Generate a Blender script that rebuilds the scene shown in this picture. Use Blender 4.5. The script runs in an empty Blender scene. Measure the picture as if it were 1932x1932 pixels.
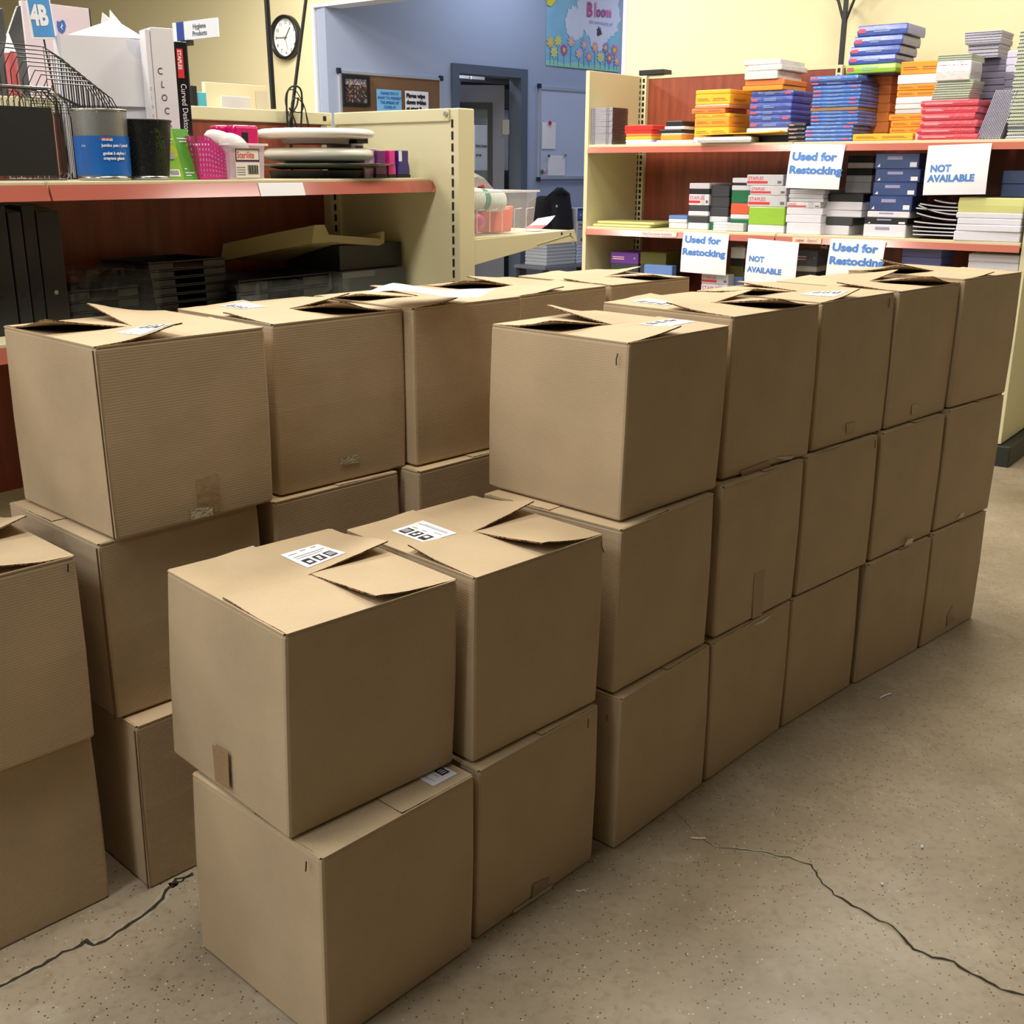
import bpy, math, random
from mathutils import Vector, Matrix
random.seed(7)
scene = bpy.context.scene
COL = scene.collection
R = math.radians
V = Vector

# ------------------------------------------------------------------ camera
PITCH, CAMZ = 16.876, 1.5532
FPX, CX, CY = 2074.6, 937.9, 947.4
cd = bpy.data.cameras.new('camera'); cam = bpy.data.objects.new('camera', cd); COL.objects.link(cam)
cam.location = (0, 0, CAMZ); cam.rotation_euler = (R(90 - PITCH), R(-0.05), 0)
cd.sensor_width = 36; cd.lens = FPX / 1932 * 36
cd.shift_x = (966 - CX) / 1932; cd.shift_y = (CY - 966) / 1932
cd.clip_end = 60
scene.camera = cam

# store axes: U runs away to the right, N is its left-hand normal
G = R(52.078)
U = V((math.cos(G), math.sin(G), 0)); N = V((-math.sin(G), math.cos(G), 0)); UP = V((0, 0, 1))
E0 = V((2.774, 5.767, 0))            # near floor corner of the long shelving run
def st(s, t, z=0): return E0 + N * s + U * t + UP * z

# ------------------------------------------------------------------ world, lights, exposure
w = bpy.data.worlds.new('world'); scene.world = w; w.use_nodes = True
w.node_tree.nodes['Background'].inputs[0].default_value = (0.75, 0.8, 0.9, 1)
w.node_tree.nodes['Background'].inputs[1].default_value = 0.05
scene.view_settings.view_transform = 'Standard'; scene.view_settings.look = 'None'
scene.view_settings.gamma = 1; scene.view_settings.use_curve_mapping = False
scene.view_settings.exposure = 0.0
CEIL = 3.75
def area(name, loc, sx, sy, power, col, rot=(0, 0, 0)):
    l = bpy.data.lights.new(name, 'AREA'); l.shape = 'RECTANGLE'; l.size = sx; l.size_y = sy
    l.energy = power; l.color = col
    o = bpy.data.objects.new(name, l); COL.objects.link(o); o.location = loc; o.rotation_euler = rot
    return o
WARM = (1.0, 0.94, 0.83); COOL = (0.86, 0.90, 1.0)
for s, k in ((0.3, 1), (2.9, .9), (5.6, .9)):
    for t in (-9.5, -7.2, -4.9, -2.6, -0.7):
        area('ceiling_lamp', st(s, t, CEIL - .06), 1.2, .5, (36 if t < -6 else 50) * (1 if s < 1 else 1.5), (WARM if t > -6 else (.88, .93, 1.0)), (0, 0, G))
for t, p in ((-.8, 26),): area('ceiling_lamp', st(-2.3, t, CEIL - .06), 1.2, .5, p, WARM, (0, 0, G))
area('ceiling_lamp_corridor', st(5.0, 2.6, CEIL - .06), 1.2, .6, 20, (.82, .89, 1.0), (0, 0, G))
area('ceiling_lamp_corridor', st(4.4, 5.2, CEIL - .06), 1.2, .6, 26, (.82, .89, 1.0), (0, 0, G))
# added cool fill panels behind the camera, in front of the closed wall
for s in (0.2, 2.9, 5.6):
    area('cool_fill', st(s, -11.7, 1.95), 2.3, 2.0, 14, COOL, (R(90), 0, G - R(90)))

# ------------------------------------------------------------------ helpers
def lin(c):
    c = c / 255
    return c / 12.92 if c <= .04045 else ((c + .055) / 1.055) ** 2.4
def rgb(c): return (lin(c[0]), lin(c[1]), lin(c[2]), 1)
_m = {}
def mat(name, c, rough=.6, metal=0, spec=.5, coat=0, trans=0, alpha=1, bump=0, bscale=40, var=0, vscale=6, emis=0, c2=None):
    if name in _m: return _m[name]
    m = bpy.data.materials.new(name); m.use_nodes = True; _m[name] = m
    nt = m.node_tree; b = nt.nodes['Principled BSDF']
    b.inputs['Base Color'].default_value = rgb(c); b.inputs['Roughness'].default_value = rough
    b.inputs['Metallic'].default_value = metal; b.inputs['Specular IOR Level'].default_value = spec
    b.inputs['Coat Weight'].default_value = coat; b.inputs['Coat Roughness'].default_value = .12
    b.inputs['Transmission Weight'].default_value = trans; b.inputs['Alpha'].default_value = alpha
    if emis:
        b.inputs['Emission Color'].default_value = rgb(c); b.inputs['Emission Strength'].default_value = emis
    tc = nt.nodes.new('ShaderNodeTexCoord')
    if var:
        n = nt.nodes.new('ShaderNodeTexNoise'); n.inputs['Scale'].default_value = vscale; n.inputs['Detail'].default_value = 5
        nt.links.new(tc.outputs['Object'], n.inputs['Vector'])
        r = nt.nodes.new('ShaderNodeMix'); r.data_type = 'RGBA'
        k = c2 or tuple(max(0, x * (1 - var)) for x in c)
        r.inputs[6].default_value = rgb(c); r.inputs[7].default_value = rgb(k)
        nt.links.new(n.outputs['Fac'], r.inputs[0]); nt.links.new(r.outputs[2], b.inputs['Base Color'])
    if bump:
        n = nt.nodes.new('ShaderNodeTexNoise'); n.inputs['Scale'].default_value = bscale; n.inputs['Detail'].default_value = 3
        nt.links.new(tc.outputs['Object'], n.inputs['Vector'])
        bp = nt.nodes.new('ShaderNodeBump'); bp.inputs['Strength'].default_value = bump; bp.inputs['Distance'].default_value = .01
        nt.links.new(n.outputs['Fac'], bp.inputs['Height']); nt.links.new(bp.outputs[0], b.inputs['Normal'])
    return m

class MB:
    def __init__(s): s.v = []; s.f = []; s.mi = []
    def face(s, pts, m=0):
        i = len(s.v); s.v += [tuple(p) for p in pts]; s.f.append(tuple(range(i, i + len(pts)))); s.mi.append(m); return s
    def box(s, x0, x1, y0, y1, z0, z1, m=0):
        i = len(s.v)
        s.v += [(x0, y0, z0), (x1, y0, z0), (x1, y1, z0), (x0, y1, z0), (x0, y0, z1), (x1, y0, z1), (x1, y1, z1), (x0, y1, z1)]
        for q in ((0, 3, 2, 1), (4, 5, 6, 7), (0, 1, 5, 4), (1, 2, 6, 5), (2, 3, 7, 6), (3, 0, 4, 7)):
            s.f.append(tuple(i + k for k in q)); s.mi.append(m)
        return s
    def hexa(s, p, m=0):                     # p: 4 bottom, 4 top
        i = len(s.v); s.v += [tuple(q) for q in p]
        for q in ((0, 3, 2, 1), (4, 5, 6, 7), (0, 1, 5, 4), (1, 2, 6, 5), (2, 3, 7, 6), (3, 0, 4, 7)):
            s.f.append(tuple(i + k for k in q)); s.mi.append(m)
        return s
    def loft(s, rings, m=0, closed=True, cap0=False, cap1=False):
        n = len(rings[0]); i = len(s.v)
        for r in rings: s.v += [tuple(q) for q in r]
        for a in range(len(rings) - 1):
            for k in range(n if closed else n - 1):
                k2 = (k + 1) % n
                s.f.append((i + a * n + k, i + a * n + k2, i + (a + 1) * n + k2, i + (a + 1) * n + k)); s.mi.append(m)
        if cap0: s.f.append(tuple(i + k for k in reversed(range(n)))); s.mi.append(m)
        if cap1: s.f.append(tuple(i + (len(rings) - 1) * n + k for k in range(n))); s.mi.append(m)
        return s
    def lathe(s, prof, seg=32, m=0, axis='y', c=(0, 0, 0)):
        rings = []
        for r, h in prof:
            ring = []
            for k in range(seg):
                a = 2 * math.pi * k / seg
                if axis == 'y': ring.append((c[0] + r * math.cos(a), c[1] + h, c[2] - r * math.sin(a)))
                elif axis == 'z': ring.append((c[0] + r * math.cos(a), c[1] + r * math.sin(a), c[2] + h))
                else: ring.append((c[0] + h, c[1] + r * math.cos(a), c[2] + r * math.sin(a)))
            rings.append(ring)
        return s.loft(rings, m)
    def tube(s, pts, r, seg=8, m=0, closed=False, caps=True):
        pts = [V(p) for p in pts]; rings = []; n = len(pts)
        for i, p in enumerate(pts):
            if closed: d = pts[(i + 1) % n] - pts[i - 1]
            else: d = pts[min(i + 1, n - 1)] - pts[max(i - 1, 0)]
            d = d.normalized() if d.length > 1e-9 else V((0, 0, 1))
            a = V((0, 0, 1)) if abs(d.z) < .9 else V((1, 0, 0))
            x = d.cross(a).normalized(); y = d.cross(x)
            rings.append([p + (x * math.cos(2 * math.pi * k / seg) + y * math.sin(2 * math.pi * k / seg)) * r for k in range(seg)])
        if closed: rings.append(rings[0])
        return s.loft(rings, m, True, caps and not closed, caps and not closed)
    def grid(s, fn, nu, nv, m=0, th=0, me=None):   # fn(a,b)->Vector ; th thickness below
        me = m if me is None else me
        i = len(s.v); W = nv + 1
        P = [[V(fn(a / nu, b / nv)) for b in range(nv + 1)] for a in range(nu + 1)]
        for row in P:
            for q in row: s.v.append(tuple(q))
        for a in range(nu):
            for b in range(nv):
                s.f.append((i + a * W + b, i + (a + 1) * W + b, i + (a + 1) * W + b + 1, i + a * W + b + 1)); s.mi.append(m)
        if th:
            j = len(s.v)
            for row in P:
                for q in row: s.v.append((q.x, q.y, q.z - th) if th > 0 else (q.x, q.y, q.z + th))
            for a in range(nu):
                for b in range(nv):
                    s.f.append((j + a * W + b, j + a * W + b + 1, j + (a + 1) * W + b + 1, j + (a + 1) * W + b)); s.mi.append(m)
            def strip(ids):
                for p, q in zip(ids, ids[1:]):
                    s.f.append((i + p, j + p, j + q, i + q)); s.mi.append(me)
            strip([b for b in range(W)]); strip([nu * W + b for b in reversed(range(W))])
            strip([a * W for a in reversed(range(nu + 1))]); strip([a * W + nv for a in range(nu + 1)])
        return s
    def build(s, name, mats, parent=None, M=None, bevel=0, smooth=False, seg=2, fix=False):
        me = bpy.data.meshes.new(name); me.from_pydata([tuple(q) for q in s.v], [], s.f)
        for m in (mats if isinstance(mats, (list, tuple)) else [mats]): me.materials.append(m)
        me.polygons.foreach_set('material_index', s.mi)
        if smooth: me.polygons.foreach_set('use_smooth', [True] * len(s.f))
        me.update()
        if fix:
            import bmesh
            b = bmesh.new(); b.from_mesh(me); bmesh.ops.remove_doubles(b, verts=b.verts, dist=1e-5)
            bmesh.ops.recalc_face_normals(b, faces=b.faces); b.to_mesh(me); b.free()
        o = bpy.data.objects.new(name, me); COL.objects.link(o)
        if parent: o.parent = parent
        if M is not None: o.matrix_world = M
        if bevel:
            md = o.modifiers.new('bevel', 'BEVEL'); md.width = bevel; md.segments = seg; md.limit_method = 'ANGLE'; md.angle_limit = R(35)
        return o
def box(x0, x1, y0, y1, z0, z1): return MB().box(x0, x1, y0, y1, z0, z1)
def tag(o, label, cat, group=None, kind=None):
    if label: o['label'] = label
    if cat: o['category'] = cat
    if group: o['group'] = group
    if kind: o['kind'] = kind
    return o
def thing(name, M, label, cat, group=None):
    o = bpy.data.objects.new(name, None); COL.objects.link(o); o.empty_display_size = .05
    o.matrix_world = M if isinstance(M, Matrix) else Matrix.Translation(M)
    return tag(o, label, cat, group)
def lab(o, text): o['label'] = text; return o
ORD = ['bottom', 'second', 'third', 'fourth', 'fifth', 'sixth', 'seventh', 'eighth', 'ninth', 'tenth', 'eleventh', 'twelfth', 'thirteenth',
       'fourteenth', 'fifteenth', 'sixteenth', 'seventeenth', 'eighteenth', 'nineteenth', 'twentieth', 'twenty-first', 'twenty-second', 'twenty-third', 'twenty-fourth', 'twenty-fifth', 'twenty-sixth', 'twenty-seventh', 'twenty-eighth', 'twenty-ninth', 'thirtieth']
def nth(i, n):
    if i == 0: return 'bottommost'
    if i == n - 1: return 'topmost'
    return ORD[i] + ' from the bottom'

# text as flat mesh in local x (right), y (up)
def text(parent, s, x, y, size, m, z=.0008, align='LEFT', bold=0, sx=1, name='lettering', rot=0, italic=False):
    c = bpy.data.curves.new(name, 'FONT'); c.body = s; c.size = size; c.align_x = align; c.resolution_u = 3
    c.offset = bold; c.fill_mode = 'BOTH'
    if italic: c.shear = .25
    t = bpy.data.objects.new(name, c); COL.objects.link(t)
    bpy.context.view_layer.update()
    me = bpy.data.meshes.new_from_object(t.evaluated_get(bpy.context.evaluated_depsgraph_get()))
    bpy.data.objects.remove(t)
    me.materials.clear(); me.materials.append(m)
    ca, sa = math.cos(rot), math.sin(rot)
    for v in me.vertices:
        px, py = v.co.x * sx, v.co.y
        v.co = (x + px * ca - py * sa, y + px * sa + py * ca, z)
    o = bpy.data.objects.new(name, me); COL.objects.link(o); o.parent = parent
    return o

# rays of the photograph, used to find real positions on real planes
_p = R(PITCH)
FW = V((0, math.cos(_p), -math.sin(_p))); RT = V((1, 0, 0)); UPV = V((0, math.sin(_p), math.cos(_p))); EYE = V((0, 0, CAMZ))
def ray(u, v): return FW + RT * ((u - CX) / FPX) - UPV * ((v - CY) / FPX)
def hit(u, v, P, n):
    d = ray(u, v); return EYE + d * ((P - EYE).dot(n) / d.dot(n))
class Frame:                                  # X right, Y up, Z towards the viewer
    def __init__(s, o, X, Y, Z): s.o, s.X, s.Y, s.Z = V(o), X.normalized(), Y.normalized(), Z.normalized()
    def P(s, x, y, z=0): return s.o + s.X * x + s.Y * y + s.Z * z
    def M(s, x=0, y=0, z=0, ry=0, rz=0):
        m = Matrix((s.X, s.Y, s.Z)).transposed().to_4x4(); m.translation = s.P(x, y, z)
        if ry: m = m @ Matrix.Rotation(ry, 4, 'Y')
        if rz: m = m @ Matrix.Rotation(rz, 4, 'Z')
        return m
    def px(s, u, v, z=0):
        q = hit(u, v, s.o + s.Z * z, s.Z) - s.o
        return q.dot(s.X), q.dot(s.Y)
GR = Frame(E0, -N, UP, -U)                   # long shelving run: x = 0 at near end, negative to the far end
S0 = V((-0.231, 3.986, 0))                   # right end of the near shelf's front edge
GL = Frame(S0, U, UP, -N)                    # near shelving: x = 0 at its right end, negative to the left
WA = Frame(st(0, .80), -N, UP, -U)           # cream wall behind the long run
ub = V((math.cos(R(45)), math.sin(R(45)), 0))
BL = Frame(hit(612, 10, st(0, .80), U) * 1.0, ub, UP, V((ub.y, -ub.x, 0)))
BL.o.z = 0

# ------------------------------------------------------------------ materials
def node_mat(name):
    m = bpy.data.materials.new(name); m.use_nodes = True; _m[name] = m
    return m, m.node_tree, m.node_tree.nodes['Principled BSDF']
def kraft(name, c, flute=True):
    m, nt, b = node_mat(name)
    tc = nt.nodes.new('ShaderNodeTexCoord')
    n1 = nt.nodes.new('ShaderNodeTexNoise'); n1.inputs['Scale'].default_value = 4; n1.inputs['Detail'].default_value = 4
    n2 = nt.nodes.new('ShaderNodeTexNoise'); n2.inputs['Scale'].default_value = 260; n2.inputs['Detail'].default_value = 2
    mp = nt.nodes.new('ShaderNodeMapping'); mp.inputs['Scale'].default_value = (1, 1, 3.0)
    nt.links.new(tc.outputs['Object'], mp.inputs[0]); nt.links.new(mp.outputs[0], n2.inputs['Vector'])
    nt.links.new(tc.outputs['Object'], n1.inputs['Vector'])
    a = nt.nodes.new('ShaderNodeMath'); a.operation = 'MULTIPLY_ADD'; a.inputs[1].default_value = .45
    nt.links.new(n2.outputs['Fac'], a.inputs[0]); nt.links.new(n1.outputs['Fac'], a.inputs[2])
    r = nt.nodes.new('ShaderNodeValToRGB'); r.color_ramp.elements[0].position = .45; r.color_ramp.elements[1].position = 1.0
    r.color_ramp.elements[0].color = rgb(tuple(x * .93 for x in c)); r.color_ramp.elements[1].color = rgb(tuple(min(255, x * 1.05) for x in c))
    nt.links.new(a.outputs[0], r.inputs[0]); nt.links.new(r.outputs[0], b.inputs['Base Color'])
    b.inputs['Roughness'].default_value = .62; b.inputs['Specular IOR Level'].default_value = .35
    if flute:
        wv = nt.nodes.new('ShaderNodeTexWave'); wv.bands_direction = 'Z'; wv.inputs['Scale'].default_value = 55
        wv.inputs['Distortion'].default_value = .6; wv.inputs['Detail'].default_value = 1
        nt.links.new(tc.outputs['Object'], wv.inputs['Vector'])
        bp = nt.nodes.new('ShaderNodeBump'); bp.inputs['Strength'].default_value = .05; bp.inputs['Distance'].default_value = .004
        nt.links.new(wv.outputs['Fac'], bp.inputs['Height']); nt.links.new(bp.outputs[0], b.inputs['Normal'])
    return m
KR = kraft('kraft_cardboard', (184, 161, 129)); KT = kraft('kraft_cardboard_flap', (190, 167, 133), False)
def corr():
    m, nt, b = node_mat('corrugated_cut_edge')
    tc = nt.nodes.new('ShaderNodeTexCoord'); n = nt.nodes.new('ShaderNodeTexNoise'); n.inputs['Scale'].default_value = 170
    nt.links.new(tc.outputs['Object'], n.inputs['Vector'])
    r = nt.nodes.new('ShaderNodeValToRGB'); r.color_ramp.elements[0].position = .42; r.color_ramp.elements[1].position = .6
    r.color_ramp.elements[0].color = rgb((62, 42, 24)); r.color_ramp.elements[1].color = rgb((160, 122, 80))
    nt.links.new(n.outputs['Fac'], r.inputs[0]); nt.links.new(r.outputs[0], b.inputs['Base Color']); b.inputs['Roughness'].default_value = .9
    return m
KE = corr()
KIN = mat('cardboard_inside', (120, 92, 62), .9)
WHITE = mat('white_paper', (232, 232, 236), .7)
BLACK = mat('black_print', (28, 28, 32), .5)
GREYT = mat('grey_print', (130, 132, 138), .6)
CREAM = mat('cream_metal', (214, 206, 168), .45, bump=.02, bscale=200)
CREAMD = mat('slot_black', (22, 20, 14), .8)
TAPE = mat('clear_packing_tape', (158, 130, 96), .18, coat=.5, bump=.15, bscale=60)
TAPEL = mat('wrinkled_tape', (186, 176, 152), .15, coat=.6, bump=.5, bscale=90)
DKBR = mat('pen_ink', (38, 30, 26), .6)
SEAM = mat('carton_seam', (98, 70, 36), .8)
BLKP = mat('black_plastic', (22, 22, 24), .45)
STEEL = mat('steel', (190, 190, 190), .25, metal=1)
RED = mat('red_print', (214, 48, 52), .5)
WOOD = None
def wood():
    m, nt, b = node_mat('red_brown_laminate')
    tc = nt.nodes.new('ShaderNodeTexCoord'); mp = nt.nodes.new('ShaderNodeMapping'); mp.inputs['Scale'].default_value = (9, .8, 9)
    n = nt.nodes.new('ShaderNodeTexNoise'); n.inputs['Scale'].default_value = 3; n.inputs['Detail'].default_value = 6
    nt.links.new(tc.outputs['Object'], mp.inputs[0]); nt.links.new(mp.outputs[0], n.inputs['Vector'])
    r = nt.nodes.new('ShaderNodeValToRGB'); r.color_ramp.elements[0].position = .3; r.color_ramp.elements[1].position = .75
    r.color_ramp.elements[0].color = rgb((118, 52, 34)); r.color_ramp.elements[1].color = rgb((152, 76, 50))
    nt.links.new(n.outputs['Fac'], r.inputs[0]); nt.links.new(r.outputs[0], b.inputs['Base Color']); b.inputs['Roughness'].default_value = .4
    return m
WOOD = wood()
STRIP = mat('terracotta_price_strip', (188, 108, 92), .16, coat=.5, var=.08, vscale=3)

# ------------------------------------------------------------------ setting
def floor_mat():
    m, nt, b = node_mat('polished_concrete')
    tc = nt.nodes.new('ShaderNodeTexCoord'); L = nt.links.new
    def noise(s, d=4, r=.5):
        n = nt.nodes.new('ShaderNodeTexNoise'); n.inputs['Scale'].default_value = s; n.inputs['Detail'].default_value = d; n.inputs['Roughness'].default_value = r
        L(tc.outputs['Object'], n.inputs['Vector']); return n.outputs['Fac']
    def ramp(f, p0, c0, p1, c1):
        r = nt.nodes.new('ShaderNodeValToRGB'); e = r.color_ramp.elements; e[0].position = p0; e[1].position = p1; e[0].color = c0; e[1].color = c1
        L(f, r.inputs[0]); return r.outputs[0]
    def mix(f, a, c, k=None):
        x = nt.nodes.new('ShaderNodeMix'); x.data_type = 'RGBA'
        L(f, x.inputs[0]); L(a, x.inputs[6])
        if isinstance(c, tuple): x.inputs[7].default_value = c
        else: L(c, x.inputs[7])
        return x.outputs[2]
    base = ramp(noise(1.6, 6, .6), .3, rgb((128, 114, 92)), .72, rgb((170, 156, 134)))
    k0, k1 = (0, 0, 0, 1), (1, 1, 1, 1)
    base = mix(ramp(noise(5, 5, .65), .56, k0, .74, (.45, .45, .45, 1)), base, rgb((182, 172, 152)))
    base = mix(ramp(noise(45, 3), .5, k0, .75, (.35, .35, .35, 1)), base, rgb((104, 90, 66)))
    vo = nt.nodes.new('ShaderNodeTexVoronoi'); vo.inputs['Scale'].default_value = 125; L(tc.outputs['Object'], vo.inputs['Vector'])
    sep = nt.nodes.new('ShaderNodeSeparateColor'); L(vo.outputs['Color'], sep.inputs[0])
    def spots(ch, thr, rad):
        g = nt.nodes.new('ShaderNodeMath'); g.operation = 'GREATER_THAN'; g.inputs[1].default_value = thr; L(sep.outputs[ch], g.inputs[0])
        l = nt.nodes.new('ShaderNodeMath'); l.operation = 'LESS_THAN'; l.inputs[1].default_value = rad; L(vo.outputs['Distance'], l.inputs[0])
        q = nt.nodes.new('ShaderNodeMath'); q.operation = 'MULTIPLY'; L(g.outputs[0], q.inputs[0]); L(l.outputs[0], q.inputs[1]); return q.outputs[0]
    base = mix(spots(0, .84, .26), base, rgb((66, 54, 36)))
    base = mix(spots(1, .95, .24), base, rgb((206, 194, 164)))
    L(base, b.inputs['Base Color'])
    rr = ramp(noise(3, 4), .3, (.28, .28, .28, 1), .8, (.5, .5, .5, 1)); L(rr, b.inputs['Roughness'])
    bp = nt.nodes.new('ShaderNodeBump'); bp.inputs['Strength'].default_value = .12; bp.inputs['Distance'].default_value = .002
    L(noise(90, 3), bp.inputs['Height']); L(bp.outputs[0], b.inputs['Normal'])
    return m
FLOOR = floor_mat()
CRK = mat('crack_dark', (46, 38, 26), .95); CRL = mat('crack_chipped', (176, 164, 138), .9, var=.25, vscale=60)
def gpt(u, v): return hit(u, v, V((0, 0, 0)), UP)
fb = MB(); a, b_, c, d = st(-5, -12), st(-5, 12), st(14, 12), st(14, -12)
fb.face([a, b_, c, d])
def crack(pts, w0, w1, seed=1, lite=1.0):
    rd = random.Random(seed); P = []
    for (p, q) in zip(pts, pts[1:]):
        A, B = gpt(*p), gpt(*q); n = max(2, int((B - A).length / .014))
        for i in range(n): P.append(A.lerp(B, i / n))
    P.append(gpt(*pts[-1]))
    n = len(P); off = [(rd.random() - .5) * .007 for _ in P]
    for pas in (0, 1):
        L_ = []; Rr = []
        for i, p in enumerate(P):
            dd = (P[min(i + 1, n - 1)] - P[max(i - 1, 0)]).normalized(); q = V((-dd.y, dd.x, 0))
            ww = (w0 + (w1 - w0) * i / n) * (.55 + rd.random() * .8)
            if pas == 0: ww = ww * 1.2 + .0035 * lite * rd.random()
            o_ = q * (off[i] + (.0022 * (rd.random() - .5) if pas else 0))
            z = V((0, 0, .0004 + .0004 * pas))
            L_.append(p + o_ + q * ww + z); Rr.append(p + o_ - q * ww + z)
        for i in range(n - 1):
            fb.face([Rr[i], Rr[i + 1], L_[i + 1], L_[i]], 2 if pas == 0 else 1)
crack([(1395, 1602), (1440, 1608), (1490, 1618), (1530, 1632), (1548, 1660), (1575, 1688), (1610, 1708), (1650, 1730), (1685, 1748), (1712, 1780), (1725, 1790), (1760, 1806), (1800, 1815), (1850, 1845), (1890, 1866), (1932, 1876), (1990, 1900)], .0018, .0036, 3, 1.3)
crack([(1272, 1530), (1300, 1560), (1320, 1580), (1350, 1598), (1395, 1602)], .0006, .0010, 5, .3)
crack([(366, 1650), (335, 1660), (318, 1680), (300, 1705), (270, 1730), (235, 1752), (200, 1778), (178, 1785), (165, 1773), (155, 1784), (120, 1798), (80, 1822), (40, 1842), (0, 1862), (-60, 1890)], .0052, .0034, 8, 2.6)
crack([(322, 1672), (345, 1662), (356, 1652)], .003, .002, 9, 3)
fl = fb.build('floor', [FLOOR, CRK, CRL]); tag(fl, None, None, None, 'structure')
WALLC = mat('cream_wall_paint', (228, 218, 178), .75, bump=.03, bscale=300)
BLUEW = mat('blue_wall_paint', (160, 172, 200), .7, bump=.03, bscale=300)
TRIMW = mat('white_trim_paint', (228, 230, 236), .5)
CEILM = mat('ceiling_tile', (150, 148, 142), .9)
def struct(name, mb, m, fr=None, **k):
    o = mb.build(name, m, None, fr.M() if fr else None, **k); tag(o, None, None, None, 'structure'); return o
sA, sB = WA.px(587, 10)[0], WA.px(1183, 50)[0]     # opening in the cream wall
HDR = WA.px(640, 2)[1]
struct('wall_back', MB().box(-14, sA, 0, CEIL, -.15, 0).box(sB, 5, 0, CEIL, -.15, 0).box(sA, sB, HDR, CEIL, -.15, 0), WALLC, WA)
struct('trim_1', MB().box(sA - .0, sA + .03, 0, HDR, -.17, .012).box(sB - .03, sB, 0, HDR, -.17, .012).box(sA + .03, sB - .03, HDR - .03, HDR, -.17, .012), TRIMW, WA, bevel=.004)
# blue corridor wall with a door opening
dx0, dy1 = BL.px(850, 119); dx1 = BL.px(992, 130)[0]
DF = .085
struct('wall_left_corridor', MB().box(.0, dx0, 0, CEIL, -.12, 0).box(dx1, 9, 0, CEIL, -.12, 0).box(dx0, dx1, dy1, CEIL, -.12, 0), BLUEW, BL)
struct('wall_far_corridor', MB().box(-9, 9, 0, CEIL, -6.6, -6.45), BLUEW, WA)
struct('wall_right_corridor', MB().box(sB + .0, sB + .12, 0, CEIL, -6.5, -.18), BLUEW, WA)
struct('ceiling', MB().face([st(-5, -12, CEIL), st(14, -12, CEIL), st(14, 12, CEIL), st(-5, 12, CEIL)]), CEILM)
struct('wall_right', MB().face([st(-5, -12, 0), st(-5, 12, 0), st(-5, 12, CEIL), st(-5, -12, CEIL)]), mat('dark_bounce_cut', (70, 62, 52), .9))  # unseen wall, coloured dark to cut bounce light onto the cartons
struct('wall_left', MB().face([st(14, -12, 0), st(14, 12, 0), st(14, 12, CEIL), st(14, -12, CEIL)]), WALLC)
struct('wall_front', MB().face([st(-5, -12, 0), st(14, -12, 0), st(14, -12, CEIL), st(-5, -12, CEIL)]), WALLC)

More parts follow.
